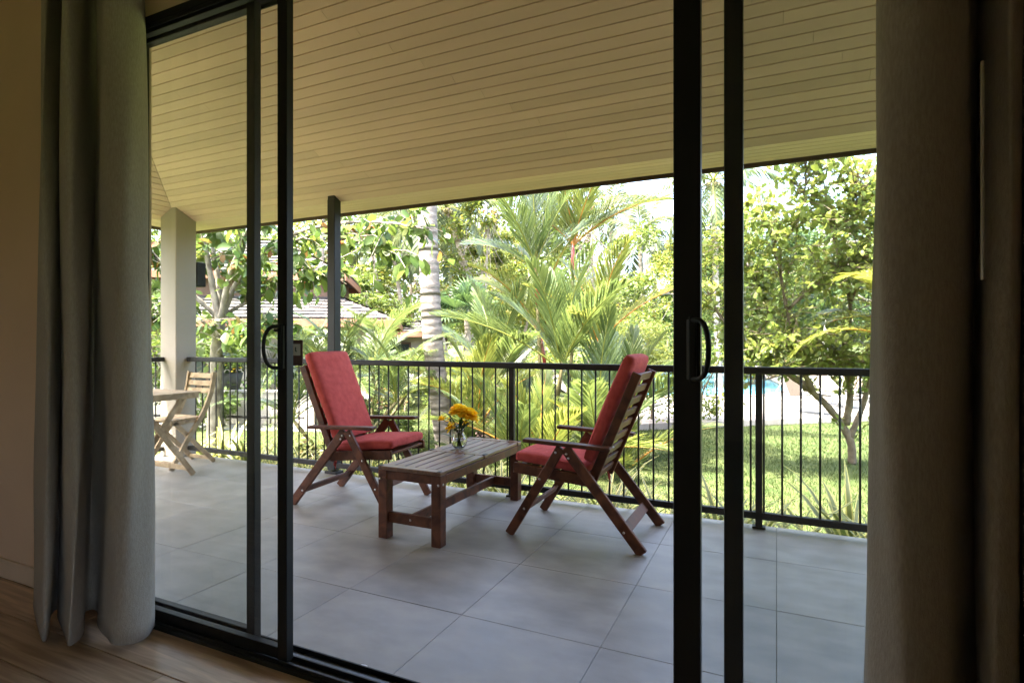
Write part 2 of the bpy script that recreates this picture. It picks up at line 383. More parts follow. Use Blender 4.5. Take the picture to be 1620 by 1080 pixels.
# =========================================================================== DOOR
fr = empty('door_frame', (0, 0, 0)); tag(fr, 'black aluminium door frame fixed round the wide balcony opening, with track sill', 'door frame')
FY0, FY1 = 1.466, 1.580
MB().box(((OX0 + OX1) / 2, (FY0 + FY1) / 2, 2.462), (OX1 - OX0 - .004, FY1 - FY0, .034), .003).build('head', M_black, fr)
for q, zz in ((1.471, 2.437), (1.517, 2.437), (1.571, 2.437)):
    MB().box(((OX0 + OX1) / 2, q, zz), (OX1 - OX0 - .08, .006, .015), .001).build('head_track', M_black, fr)
for x in (OX0 + .02, OX1 - .02): MB().box((x, (FY0 + FY1) / 2, 1.229), (.036, FY1 - FY0 - .004, 2.430), .003).build('jamb', M_black, fr)
MB().box(((OX0 + OX1) / 2, (FY0 + FY1) / 2, .004), (OX1 - OX0 - .004, FY1 - FY0 + .008, .020), .003).build('sill', mat('sill_aluminium', (.03, .034, .036), .3, .5, .6, var=.15, bump=.05, bscale=300), fr)
for q in (1.472, 1.517, 1.571):
    MB().box(((OX0 + OX1) / 2, q, .021), (OX1 - OX0 - .08, .007, .014), .001).build('track_rib', M_black, fr)
def door_panel(x0, x1, yf, ls, rs, label, handle=None):
    yc = yf + .016
    t = empty('sliding_door', ((x0 + x1) / 2, yc, .024)); cx = (x0 + x1) / 2; z0, z1 = 0, 2.418
    tag(t, label, 'sliding door')
    MB().box((x0 + ls / 2 - cx, 0, (z0 + z1) / 2), (ls, .032, z1 - z0), .002).build('stile', M_black, t)
    MB().box((x1 - rs / 2 - cx, 0, (z0 + z1) / 2), (rs, .032, z1 - z0), .002).build('stile', M_black, t)
    w_ = x1 - rs - x0 - ls - .001; xm = (x0 + ls + x1 - rs) / 2 - cx
    MB().box((xm, 0, z0 + .021), (w_, .028, .042), .002).build('bottom_rail', M_black, t)
    MB().box((xm, 0, z1 - .011), (w_, .028, .022), .002).build('top_rail', M_black, t)
    MB().add([(xm - w_ / 2, 0, .042), (xm + w_ / 2, 0, .042), (xm + w_ / 2, 0, z1 - .022), (xm - w_ / 2, 0, z1 - .022)], [(0, 1, 2, 3)]).build('glass_pane', M_glass, t)
    if handle:
        hx, sgn, lean = handle; hz = 1.135 - .024
        hd = MB().box((hx - cx, -.021, hz), (.018, .010, .165), .002).build('handle', M_black, t)
        pts = []
        for k in range(13):
            a = math.pi * k / 12; s_ = math.sin(a) ** .55
            pts.append((hx - cx + sgn * lean * s_, -.022 - .038 * s_, hz - .074 * math.cos(a)))
        MB().tube(pts, .0065, 8).build('grip', M_black, hd, True)
        MB().box((hx - cx - sgn * .012, -.0175, hz), (.006, .005, .15), .001).build('lock_plate', mat('handle_grey', (.10, .105, .10), .35, .5, .7), hd)
    return t
B_ = door_panel(-2.490, -1.566, 1.478, .042, .046, 'open left sliding glass door panel with D handle, hung with a brown tag', (-1.590, -1, .040))
A_ = door_panel(-2.496, -1.782, 1.526, .046, .042, 'fixed left glass door panel behind the open left sliding panel')
C2 = door_panel(-.238, .640, 1.478, .066, .042, 'open right sliding glass door panel with D handle, beside the dark curtain', (-.190, 1, .042))
D_ = door_panel(-.121, .660, 1.526, .045, .042, 'fixed right glass door panel behind the open right sliding panel')
# outside pull of the left panel, and the tag that hangs from it
# =========================================================================== CURTAINS
def catmull(pts, n):
    P = np.array(pts, float); P = np.vstack([2 * P[0] - P[1], P, 2 * P[-1] - P[-2]]); o = []
    for i in range(1, len(P) - 2):
        for t in np.linspace(0, 1, n, endpoint=False):
            a, b, c, d = P[i - 1:i + 3]
            o.append(.5 * ((2 * b) + (c - a) * t + (2 * a - 5 * b + 4 * c - d) * t * t + (3 * b - a - 3 * c + d) * t ** 3))
    o.append(P[-2]); return np.array(o)
def curtain(name, plan, z0, z1, anchor, top_scale, label, seed):
    r = np.random.default_rng(seed); c = catmull(plan, 9); n = len(c); NZ = 44; V = []
    zs = np.linspace(z0, z1, NZ); ph = r.uniform(0, 6.28, 4)
    for j, z in enumerate(zs):
        f = (z - z0) / (z1 - z0); k = 1 + (top_scale - 1) * f ** 1.2
        for i in range(n):
            x = anchor + (c[i, 0] - anchor) * k; y = c[i, 1]
            wv = .006 * math.sin(z * 2.3 + i * .13 + ph[0]) + .004 * math.sin(z * 5.1 + i * .31 + ph[1])
            flare = .006 * math.exp(-f * 9) * math.sin(i * .35 + ph[2])
            V.append((x + wv + flare * .4, y + .7 * wv + flare * .5 - .015 * math.exp(-f * 8), z + .006 * math.sin(i * .21) * math.exp(-f * 30)))
    V = np.array(V); F = [(j * n + i, j * n + i + 1, (j + 1) * n + i + 1, (j + 1) * n + i) for j in range(NZ - 1) for i in range(n - 1)]
    t = empty(name, (anchor, YW - .15, 0)); tag(t, label, 'curtain')
    V = V - np.array([anchor, YW - .15, 0])
    me = arr_mesh('fabric_panel', V, F, True); o = link('fabric_panel', me, M_curtain, t)
    sm = o.modifiers.new('thick', 'SOLIDIFY'); sm.thickness = .003; sm.offset = 0
    # stitched hem, following the cloth a little above the floor
    i0, i1 = 0, 2; H = []
    return t
lc = curtain('curtain', [tuple(at(u, t))[:2] for u, t in ((243, 2.285), (247, 2.26), (240, 2.21), (215, 2.145), (188, 2.135), (170, 2.20), (160, 2.33), (152, 2.40), (144, 2.37), (137, 2.22), (122, 2.13), (106, 2.16), (99, 2.34), (96, 2.42), (92, 2.36), (86, 2.22), (74, 2.17), (64, 2.26), (58, 2.44))],
             .022, 2.84, -2.62, .76, 'olive grey linen curtain gathered beside the beige wall on the left', 3)
rc = curtain('curtain', [tuple(at(u, t))[:2] for u, t in ((1360, 1.20), (1364, 1.12), (1384, 1.06), (1430, 1.02), (1480, 1.02), (1505, 1.05), (1518, 1.12), (1533, 1.155), (1547, 1.10), (1556, 1.02), (1575, .985), (1595, 1.0), (1604, 1.06), (1612, 1.09), (1620, 1.03), (1650, .97), (1700, .96), (1730, 1.0), (1750, 1.07))],
             .012, 2.84, .56, .86, 'very dark olive curtain drawn back over the right side of the opening', 5)
pr0 = at(1554, .985, 0) - rc.location
MB().tube([(pr0.x, pr0.y, 1.262), (pr0.x, pr0.y, 1.64)], .0032, 8).build('pull_rod', mat('clear_plastic_rod', (.45, .42, .36), .25, .6), rc)

# =========================================================================== COLUMN, POST, LAMP
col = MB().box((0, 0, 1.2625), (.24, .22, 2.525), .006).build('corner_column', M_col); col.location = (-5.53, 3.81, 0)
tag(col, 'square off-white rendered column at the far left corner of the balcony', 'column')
lp = empty('wall_lamp', (-5.50, 3.92, 1.85)); tag(lp, 'small dark box wall lamp on the outer face of the white column', 'wall lamp')
ML = mat('lamp_housing', (.010, .011, .011), .6, .12)
MB().box((0, .008, 0), (.10, .014, .20), .002).build('back_plate', ML, lp)
MB().box((.02, .065, 0), (.12, .10, .25), .004).build('lamp_shade', ML, lp)
MB().box((.02, .065, .127), (.09, .07, .004), .001).build('lens', mat('frosted_lens', (.7, .7, .66), .3), lp)
ps = empty('steel_post', (-3.525, 3.86, 0)); tag(ps, 'dark steel post behind the left red chair, carrying the sloping ceiling', 'post')
MB().box((0, 0, 1.215), (.082, .082, 2.36), .003).build('shaft', M_rail, ps)
MB().box((0, 0, .012), (.13, .10, .022), .003).build('base_plate', M_rail, ps)
MB().box((0, 0, 2.405), (.075, .075, .05)).build('top_plate', M_rail, ps)

# =========================================================================== RAILINGS
ra = empty('balcony_railing', (0, 3.84, 0)); tag(ra, 'long dark steel railing with thin balusters along the front edge of the balcony', 'railing')
MB().box(((-5.41 + 4.1) / 2, 0, .976), (5.41 + 4.1, .062, .044), .006).build('top_rail', M_rail, ra)
MB().box(((-5.41 + 4.1) / 2, 0, .078), (5.41 + 4.1, .040, .042), .003).build('bottom_rail', M_rail, ra)
bm_ = MB().tube([(0, 0, .0985), (0, 0, .9545)], .0062, 8).mesh('baluster', True)
pm_ = MB().box((0, 0, .478), (.040, .040, .952), .003).mesh('post'); posts = [-1.79, -.10, 1.59, 3.28]
fm_ = MB().box((0, 0, .006), (.075, .06, .012), .002).mesh('foot_plate')
for x in posts:
    o = link('post', pm_, M_rail, ra); o.location = (x, 0, .001)
    o2 = link('foot_plate', fm_, M_rail, o)
bx = [-1.747 + .1 * k for k in range(17)] + [-.072 + .1022 * k for k in range(16)] + [-1.829 - .0994 * k for k in range(36)] + [1.63 + .1 * k for k in range(16)]
for x in sorted(bx):
    if -5.38 < x < 3.2 and not (-3.575 < x < -3.475): o = link('baluster', bm_, M_rail, ra); o.location = (x, 0, 0)
rb = empty('side_railing', (-5.60, 0, 0)); tag(rb, 'short dark railing on the left side of the balcony behind the white column', 'railing')
MB().box((0, 2.65, .976), (.062, 2.09, .044), .006).build('top_rail', M_rail, rb)
MB().box((0, 2.65, .078), (.040, 2.09, .042), .003).build('bottom_rail', M_rail, rb)
for k in range(20):
    o = link('baluster', bm_, M_rail, rb); o.location = (0, 3.62 - .1 * k, 0)

# =========================================================================== RED CHAIRS
def rounded_pad(sx_, sy_, sz_, r, nz=0, seed=0, n=(16, 14, 4), crown=.012):
    """a stuffed pad: rounded box with a soft crown and slight unevenness"""
    rr = np.random.default_rng(seed); ph = rr.uniform(0, 6.28, 6)
    nx, ny, nk = n; mb = MB(); key = {}
    def vid(i, j, k):
        q = (i, j, k)
        if q not in key:
            p = Vector((sx_ * (i / nx - .5), sy_ * (j / ny - .5), sz_ * (k / nk - .5)))
            c = Vector([max(-h + r, min(h - r, v)) for v, h in zip(p, (sx_ / 2, sy_ / 2, sz_ / 2))])
            d = p - c
            if d.length > 1e-6:
                m_ = max(abs(x) for x in d)
                d = d.normalized() * r if m_ > 0 else d
            p = c + d
            u_, v_ = 2 * p.x / sx_, 2 * p.y / sy_
            p.z += math.copysign(1, p.z) * crown * (1 - u_ * u_) * (1 - v_ * v_) if abs(p.z) > 1e-4 else 0
            p.z += .0025 * math.sin(9 * p.x + ph[0] + 7 * p.y) + .002 * math.sin(23 * p.y + ph[1]) * math.sin(17 * p.x + ph[2])
            key[q] = len(mb.v); mb.v.append(tuple(p))
        return key[q]
    for i in range(nx):
        for j in range(ny):
            mb.f.append((vid(i, j, nk), vid(i + 1, j, nk), vid(i + 1, j + 1, nk), vid(i, j + 1, nk)))
            mb.f.append((vid(i, j, 0), vid(i, j + 1, 0), vid(i + 1, j + 1, 0), vid(i + 1, j, 0)))
    for k in range(nk):
        for i in range(nx):
            mb.f.append((vid(i, 0, k), vid(i + 1, 0, k), vid(i + 1, 0, k + 1), vid(i, 0, k + 1)))
            mb.f.append((vid(i, ny, k), vid(i, ny, k + 1), vid(i + 1, ny, k + 1), vid(i + 1, ny, k)))
        for j in range(ny):
            mb.f.append((vid(0, j, k), vid(0, j, k + 1), vid(0, j + 1, k + 1), vid(0, j + 1, k)))
            mb.f.append((vid(nx, j, k), vid(nx, j + 1, k), vid(nx, j + 1, k + 1), vid(nx, j, k + 1)))
    return mb
LEGY, ARMY = .272, .285
boltm = MB().lathe([(0, .004), (.004, .0035), (.0075, 0)], 10).mesh('bolt', True)
def bolt(par, x, y, z, side):
    o = link('bolt', boltm, M_steel, par); o.location = (x, y, z); o.rotation_euler = (R(-90) if side > 0 else R(90), 0, 0); return o
def red_chair(label):
    t = empty('reclining_chair'); tag(t, label, 'armchair', 'pair of red cushioned wooden armchairs')
    for s in (-1, 1):
        y = s * LEGY
        # front leg is outside, rear leg inside of it
        fl_ = MB().bar((.405, y, .004), (.075, y, .545), .054, .024, (0, 1, 0), .003)
        f_ = fl_.build('leg', M_teak, t)
        bolt(f_, .304, y + s * .012, .168, s); bolt(f_, .204, y + s * .012, .352, s); bolt(f_, .106, y + s * .012, .515, s)
        rl = MB().bar((-.392, y - s * .001, .004), (.052, y - s * .001, .545), .060, .0238, (0, 1, 0), .003).build('leg', M_teak, t)
        bolt(rl, -.292, y + s * .011, .109, s); bolt(rl, .040, y + s * .011, .512, s); bolt(rl, .028, y + s * .011, .488, s)
        MB().bar((.30, s * ARMY, .576), (-.222, s * ARMY, .560), .070, .021, (0, 0, 1), .005).build('armrest', M_teak, t)
        MB().bar((.395, s * .225, .394), (-.105, s * .225, .353), .024, .062, (0, 0, 1), .003).build('seat_rail', M_teak, t)
        bs = MB().bar((-.075, s * .205, .318), (-.350, s * .205, .978), .052, .026, (0, 1, 0), .003).build('back_stile', M_teak, t)
        bolt(bs, -.215, s * .218, .56, s)
        MB().tube([(-.19, s * .215, .560), (-.19, s * .30, .560)], .005, 8).build('pivot_pin', M_steel, t)
    MB().box((.304, 0, .165), (.018, .518, .046), .003, Matrix.Rotation(R(-31), 3, 'Y')).build('stretcher', M_teak, t)
    MB().box((-.292, 0, .112), (.016, .516, .060), .003, Matrix.Rotation(R(39), 3, 'Y')).build('stretcher', M_teak, t)
    for k in range(7):
        f = .365 - k * .064
        MB().box((f, 0, .400 - .086 * (.395 - f)), (.046, .424, .016), .003).build('seat_slat', M_teak, t)
    d = Vector((-.275, 0, .66)).normalized()
    Mb = Matrix((d, Vector((0, 1, 0)), d.cross(Vector((0, 1, 0))))).transposed()
    for k in range(9):
        p = Vector((-.075, 0, .318)) + d * (.06 + k * .078)
        if k == 8: p = Vector((-.075, 0, .318)) + d * .685
        MB().box(p, (.048, .384, .016), .003, Mb).build('back_slat', M_teak, t)
    return t
def cushion(label, seed):
    t = empty('chair_cushion'); tag(t, label, 'cushion', 'red seat cushions of the armchairs')
    sp = rounded_pad(.46, .45, .062, .024, seed=seed).build('seat_pad', M_red, t, True)
    sp.location = (.165, 0, .440); sp.rotation_euler = (0, R(-4.5), 0)
    bp = rounded_pad(.66, .44, .070, .026, seed=seed + 1, n=(20, 14, 4)).build('back_pad', M_red, t, True)
    d = Vector((-.275, 0, .66)).normalized(); nrm = Vector((d.z, 0, -d.x))
    # pad axes: x along the back, z to the front
    c = Vector((-.075, 0, .318)) + d * .43 + nrm * .062
    c.z += .03
    M = Matrix((d, Vector((0, -1, 0)), d.cross(Vector((0, -1, 0))))).transposed()
    bp.location = c; bp.rotation_euler = M.to_euler()
    # loose flap of the cover hanging behind the seat
    fb = MB(); V = []
    for i in range(5):
        for j in range(4):
            a = i / 4; b = j / 3
            V.append(Vector((-.055 - .035 * b + .008 * math.sin(5 * a), -.215 + .03 * a + .012 * b, .40 - .115 * b - .03 * a * b)))
    fb.add(V, [(i * 4 + j, (i + 1) * 4 + j, (i + 1) * 4 + j + 1, i * 4 + j + 1) for i in range(4) for j in range(3)])
    o = fb.build('tie_flap', M_red, t, True); m_ = o.modifiers.new('t', 'SOLIDIFY'); m_.thickness = .004
    # piping round both pads
    for pd, L, W_, H_ in ((sp, .46, .45, .018), (bp, .66, .44, .022)):
        pts = []
        for k in range(41):
            a = 2 * math.pi * k / 40; cx_, sy2 = math.cos(a), math.sin(a); e = .16
            pts.append((math.copysign(abs(cx_) ** e, cx_) * (L / 2 - .004), math.copysign(abs(sy2) ** e, sy2) * (W_ / 2 - .004), H_))
        MB().tube(pts, .0032, 6, False).build('piping', M_red, pd, True)
    return t
cl_, crr = (-2.755, 3.30, 0, R(5)), (-1.05, 3.355, 0, R(180))
ca = red_chair('dark wooden armchair with red cushion left of the coffee table, facing right'); ca.location = cl_[:3]; ca.rotation_euler[2] = cl_[3]
cb = dup(ca); cb.location = crr[:3]; cb.rotation_euler[2] = crr[3]; cb['label'] = 'dark wooden armchair with red cushion right of the coffee table, showing its slatted back'
q1 = cushion('red high-back cushion on the left armchair beside the steel post', 11); q1.location = cl_[:3]; q1.rotation_euler[2] = cl_[3]
q2 = cushion('red high-back cushion on the right armchair, seen from behind', 17); q2.location = crr[:3]; q2.rotation_euler[2] = crr[3]

# =========================================================================== COFFEE TABLE
ct = empty('coffee_table', (-1.915, 3.255, 0)); tag(ct, 'low brown slatted wooden coffee table between the two red armchairs', 'coffee table')
TX, TY, TZ = .215, .555, .425; L_ = .062
for a in (-1, 1):
    for b in (-1, 1):
        MB().box((a * (TX - L_ / 2), b * (TY - L_ / 2), (TZ - .024) / 2), (L_, L_, TZ - .024), .003).build('leg', M_teak, ct)
        MB().box((a * (TX - .012), b * (TY - .012), TZ + .0012), (.022, .022, .002), .0005).build('corner_cap', M_black, ct)
        bolt(ct, a * TX, b * (TY - .03), TZ - .075, 1).rotation_euler = (0, R(90 * a), 0)
        bolt(ct, a * (TX - .014), b * TY, TZ - .075, b)
    MB().box((a * (TX - .012), 0, TZ - .050), (.022, 2 * TY - 2 * L_ - .001, .050), .002).build('apron', M_teak, ct)
    MB().box((0, a * (TY - .014), TZ - .050), (2 * TX - 2 * L_ - .001, .022, .050), .002).build('apron', M_teak, ct)
    MB().box((0, a * (TY - L_ / 2), .125), (2 * TX - 2 * L_ - .001, .026, .062), .003).build('stretcher', M_teak, ct)
    bolt(ct, 0, a * (TY - L_ / 2 + .013), .125, a)
    MB().box((0, a * (TY - .030), TZ - .012), (2 * TX, .060, .022), .003).build('end_slat', M_teakx, ct)
    MB().box((a * TX - a * .011, 0, TZ + .0005), (.021, .045, .003), .0005).build('hinge_cap', M_black, ct)
MB().box((0, 0, .125), (.026, 2 * TY - 2 * L_ + .03, .056), .003).build('stretcher', M_teak, ct)
MB().box((0, 0, TZ - .012), (2 * TX, .046, .0215), .003).build('middle_slat', M_teakx, ct)
sw = 2 * TX / 6; ms = MB().box((0, 0, 0), (sw - .012, TY - .060 - .024 - .004, .020), .003).mesh('slat')
for b in (-1, 1):
    for k in range(6):
        o = link('slat', ms, M_teakx, ct); o.location = (-TX + sw * (k + .5), b * (.023 + .002 + (TY - .084) / 2 - .002), TZ - .0125)

# =========================================================================== VASE AND FLOWERS
VX, VY = -1.965, 3.36
M_vase = bpy.data.materials.new('clear_vase_glass'); M_vase.use_nodes = True
b = M_vase.node_tree.nodes['Principled BSDF']; b.inputs['Transmission Weight'].default_value = 1; b.inputs['Roughness'].default_value = .02; b.inputs['IOR'].default_value = 1.45
M_water = bpy.data.materials.new('vase_water'); M_water.use_nodes = True
b = M_water.node_tree.nodes['Principled BSDF']; b.inputs['Transmission Weight'].default_value = 1; b.inputs['Roughness'].default_value = .0; b.inputs['IOR'].default_value = 1.33; b.inputs['Base Color'].default_value = (.93, .97, .9, 1)
vs = empty('glass_vase', (VX, VY, TZ)); vs.scale = (1.16, 1.16, 1.12); tag(vs, 'round clear glass vase with water on the coffee table', 'vase')
MB().lathe([(0, .004), (.022, .003), (.030, .006), (.044, .025), (.049, .048), (.045, .070), (.033, .090), (.027, .100), (.031, .112), (.034, .118),
            (.0325, .118), (.029, .112), (.0245, .100), (.030, .089), (.042, .069), (.046, .048), (.041, .027), (.028, .011), (0, .010)], 28).build('glass', M_vase, vs, True)
MB().lathe([(0, .0115), (.027, .0125), (.040, .028), (.0448, .048), (.0415, .066), (0, .067)], 28).build('water', M_water, vs, True)
M_petal = leaf_mat('orange_yellow_petal', (.88, .68, .04), (.92, .82, .10), (.85, .56, .02), .3, .6)
M_stem = leaf_mat('stem_green', (.02, .05, .012), (.035, .08, .02), None, .15, .5)
M_fleaf = leaf_mat('cut_leaf_green', (.015, .045, .012), (.035, .085, .02), None, .25, .35)
PT = np.array([(0, -.12, 0), (0, .12, 0), (.55, -.3, .12), (.55, .3, .12), (1, -.18, .1), (1, .18, .1)]); PF = np.array([(0, 2, 3, 1), (2, 4, 5, 3)])
LT = np.array([(0, 0, 0), (.3, -.17, .04), (.3, 0, 0), (.3, .17, .04), (.7, -.14, .01), (.7, 0, -.03), (.7, .14, .01), (1, 0, -.09)])
LF = np.array([(0, 1, 2, 2), (0, 2, 3, 3), (1, 4, 5, 2), (2, 5, 6, 3), (4, 7, 5, 5), (5, 7, 6, 6)])
def flower(top, r, npet, flat, label, leafn=2, seed=0):
    rr = np.random.default_rng(seed); t = empty('cut_flower', (VX, VY, TZ + .02)); tag(t, label, 'flower', 'yellow flowers in the vase')
    top = Vector(top); b0 = Vector((-top.x * .12, -top.y * .12, .0)); nk = Vector((top.x * .10, top.y * .10, .085)); 
    pts = [b0, nk, nk + (top - nk) * .5 + Vector((0, 0, .012)), top]
    MB().tube(catmull(pts, 5), .0026, 6).build('stem', M_stem, t, True)
    ax = (top - nk).normalized(); ax = Vector((ax.x, ax.y, ax.z + .3)).normalized(); q = ax.to_track_quat('Z', 'Y')
    pos, axs, nrm, scl = [], [], [], []
    for k in range(npet):
        f = (k + .5) / npet; a = k * 2.39996; el = R(82) * (1 - f) * (1 - flat) - R(14) * f
        d = q @ Vector((math.cos(a) * math.cos(el), math.sin(a) * math.cos(el), math.sin(el)))
        pos.append(top + d * r * .15); axs.append(d + Vector(rr.normal(0, .12, 3))); nrm.append(ax + Vector(rr.normal(0, .2, 3)) - d * .2); scl.append(r * (.72 + .28 * f) * rr.uniform(.85, 1.1))
    V, F = scatter(PT, PF, np.array(pos), np.array(axs), np.array(nrm), np.array(scl))
    link('bloom', arr_mesh('bloom', V, F), M_petal, t)
    for k in range(leafn):
        p = nk + (top - nk) * rr.uniform(.25, .8); a = rr.uniform(0, 6.28)
        V, F = scatter(LT, LF, np.array([p]), np.array([[math.cos(a), math.sin(a), rr.uniform(.1, .8)]]), np.array([[0, 0, 1.]]), [rr.uniform(.06, .10)])
        mb = MB(); mb.add(V, [tuple(dict.fromkeys(x)) for x in F.tolist()]); mb.build('leaf', M_fleaf, t)
    return t
RV = Vector((C_, S_, 0)); FV = Vector((-S_, C_, 0))      # across and away
def fo(a, b, z): return RV * a + FV * b + Vector((0, 0, z))
flower(fo(.000, .0, .222), .068, 190, .0, 'tallest full yellow bloom in the vase', 3, 1)
flower(fo(.066, -.01, .200), .064, 190, .0, 'full orange-yellow bloom on the right of the vase', 3, 2)
flower(fo(-.052, -.02, .125), .046, 26, .4, 'open drooping orange bloom low on the left of the vase', 2, 3)
flower(fo(-.115, .02, .175), .036, 26, .3, 'small yellow bloom standing out far left of the vase', 1, 4)
flower(fo(.035, .03, .145), .04, 26, .4, 'half hidden orange bloom low on the right of the vase', 2, 5)
flower(fo(-.07, .03, .175), .014, 14, .1, 'closed yellow bud between the left blooms of the vase', 1, 6)
lfv = empty('leaf_spray', (VX, VY, TZ + .02)); tag(lfv, 'long dark green leaves standing in the glass vase', 'foliage')
for k, (a, b, z, s) in enumerate(((-.075, 0, .22, .09), (-.04, .02, .17, .08), (.07, .01, .17, .07), (.09, -.02, .18, .06), (.02, -.03, .19, .07), (-.095, .03, .07, .10))):
    p = fo(a * .3, b, z * .62); d = np.array(fo(a, b, z)) - np.array(p)
    V, F = scatter(LT, LF, np.array([p]), np.array([d]), np.array([[.3 * (k % 2), .2, 1.]]), [s * 1.2])
    mb = MB(); mb.add(V, [tuple(dict.fromkeys(x)) for x in F.tolist()]); mb.build('leaf', M_fleaf, lfv)
    MB().tube([(0, 0, .01), tuple(p * .5 + Vector((0, 0, .02))), tuple(p)], .002, 5).build('stem', M_stem, lfv)

# =========================================================================== PALE FOLDING TABLE AND CHAIR
wt = empty('folding_table', (-4.87, 3.01, 0)); tag(wt, 'pale weathered wooden folding table by the white column', 'table')
for k in range(9):
    MB().box((0, -.305 + .0762 * k, .712), (.62, .068, .018), .003).build('slat', M_pale, wt)
for s in (-1, 1):
    MB().box((s * .27, 0, .688), (.024, .60, .028), .003).build('batten', M_pale, wt)
    MB().box((s * .312, 0, .694), (.018, .62, .052), .003).build('edge_rail', M_pale, wt)
    MB().bar((s * .285, .285, .005), (s * .285, -.20, .675), .046, .020, (1, 0, 0), .003).build('leg', M_pale, wt)
    MB().bar((s * .262, -.285, .005), (s * .262, .20, .675), .046, .020, (1, 0, 0), .003).build('leg', M_pale, wt)
MB().box((0, .245, .065), (.545, .020, .042), .003).build('stretcher', M_pale, wt)
MB().box((0, -.245, .065), (.50, .020, .042), .003).build('stretcher', M_pale, wt)
fc = empty('folding_chair', (-5.06, 3.50, 0)); tag(fc, 'pale weathered wooden folding chair at the table, its back to the railing', 'chair')
# faces -y: back towards +y
for s in (-1, 1):
    x = s * .175
    pts = catmull([(x, -.205, .005), (x, -.02, .30), (x, .10, .47), (x, .185, .66), (x, .225, .86)], 5)
    mb = MB()
    for i in range(len(pts) - 1):
        a, b_ = Vector(pts[i]), Vector(pts[i + 1]); d = (b_ - a).normalized(); nrm = Vector((0, d.z, -d.y))
    ring = []
    for i, p in enumerate(pts):
        d = Vector(pts[min(i + 1, len(pts) - 1)] - pts[max(i - 1, 0)]).normalized(); nrm = Vector((0, d.z, -d.y)); p = Vector(p)
        ring += [p + nrm * .021 + Vector((.011, 0, 0)), p + nrm * .021 - Vector((.011, 0, 0)), p - nrm * .021 - Vector((.011, 0, 0)), p - nrm * .021 + Vector((.011, 0, 0))]
    n = len(pts); fs = [(i * 4 + k, i * 4 + (k + 1) % 4, i * 4 + 4 + (k + 1) % 4, i * 4 + 4 + k) for i in range(n - 1) for k in range(4)] + [(0, 1, 2, 3), (4 * n - 1, 4 * n - 2, 4 * n - 3, 4 * n - 4)]
    mb.add(ring, fs); mb.build('back_leg', M_pale, fc, fix=True)
    MB().bar((s * .150, .245, .005), (s * .150, -.16, .425), .040, .020, (1, 0, 0), .003).build('front_leg', M_pale, fc)
    MB().bar((s * .150, -.19, .412), (s * .150, .10, .425), .034, .020, (1, 0, 0), .003).build('seat_rail', M_pale, fc)
for k in range(5):
    MB().box((0, -.17 + .062 * k, .440 + .002 * k), (.325, .054, .015), .003).build('seat_slat', M_pale, fc)
for k, (y, z) in enumerate(((.222, .825), (.208, .755), (.190, .685))):
    MB().box((0, y, z), (.330, .014, .048), .003, Matrix.Rotation(R(-14), 3, 'X')).build('back_slat', M_pale, fc)
MB().box((0, .20, .045), (.285, .018, .032), .003).build('stretcher', M_pale, fc)
MB().box((0, -.175, .055), (.325, .018, .032), .003).build('stretcher', M_pale, fc)

pe = MB().add([(0, -.010, .001), (.012, -.006, .003), (.014, .006, .004), (0, .011, .002), (-.013, .004, .004), (-.011, -.007, .002), (0, 0, .0015)], [(0, 1, 6), (1, 2, 6), (2, 3, 6), (3, 4, 6), (4, 5, 6), (5, 0, 6)]).build('fallen_petal', mat('white_petal', (.8, .8, .8), .6))
pe.location = gz0 = (HC / ((1053 - 539) / FPX)) * Vector((-S_ + (575 - 810) / FPX * C_, C_ + (575 - 810) / FPX * S_, 0)); pe.modifiers.new('t', 'SOLIDIFY').thickness = .001
tag(pe, 'small white petal lying on the grey tiles near the door track', 'petal')
# =========================================================================== HANGING TAG
tg = empty('door_tag', P3(469, 557, 2.17)); tg.rotation_euler[2] = R(20)
tag(tg, 'brown wooden tag with a white card hanging at the edge of the left door panel', 'tag')
MB().box((0, 0, 0), (.050, .008, .098), .002).build('plate', mat('tag_brown', (.085, .035, .028), .5, var=.2, scale=30), tg)
MB().box((0, -.0055, .012), (.036, .002, .044), .0006).build('card', mat('card_white', (.62, .60, .56), .6), tg)
MB().box((0, -.0068, .014), (.004, .0006, .016), .0001).box((.002, -.0068, .006), (.007, .0006, .003), .0001).build('printed_mark', mat('ink_green', (.03, .08, .05), .6), tg)
MB().tube([(-.012, 0, .049), (-.03, -.005, .075), (-.045, -.012, .085)], .0012, 5).build('cord', M_black, tg)
MB().box((-.05, -.032, .085), (.02, .06, .012), .002).build('hook', M_black, tg)
# =========================================================================== GARDEN HELPERS
L4 = np.array([(0, 0, 0), (.42, -.30, .05), (.42, 0, -.02), (.42, .30, .05), (1, 0, -.12)])      # small leaf, folded on its midrib
F4 = np.array([(0, 1, 2), (0, 2, 3), (1, 4, 2), (2, 4, 3)])
def leaf_cloud(pos, size, seed, droop=.35, spread=None, flat=.6):
    r = np.random.default_rng(seed); N = len(pos)
    ax = r.normal(0, 1, (N, 3)); ax[:, 2] = ax[:, 2] * .5 - droop
    nm = r.normal(0, flat, (N, 3)); nm[:, 2] = np.abs(nm[:, 2]) + .6
    return np.asarray(pos), ax, nm, size * r.uniform(.65, 1.25, N)
def cloud_obj(name, pos, size, m, parent, seed, droop=.35, flat=.6, tmpl=(L4, F4)):
    V, F = scatter(*tmpl, *leaf_cloud(pos, size, seed, droop, flat=flat))
    return link(name, arr_mesh(name, V, F), m, parent)
G1 = leaf_mat('mid_green_leaf', (.045, .078, .014), (.10, .145, .025), None, .4)
G2 = leaf_mat('yellow_green_leaf', (.065, .105, .015), (.13, .16, .024), (.20, .17, .02), .4)
G3 = leaf_mat('dark_green_leaf', (.018, .042, .012), (.045, .085, .02), None, .3)
G4 = leaf_mat('olive_leaf', (.05, .07, .018), (.10, .115, .03), (.16, .09, .03), .35)
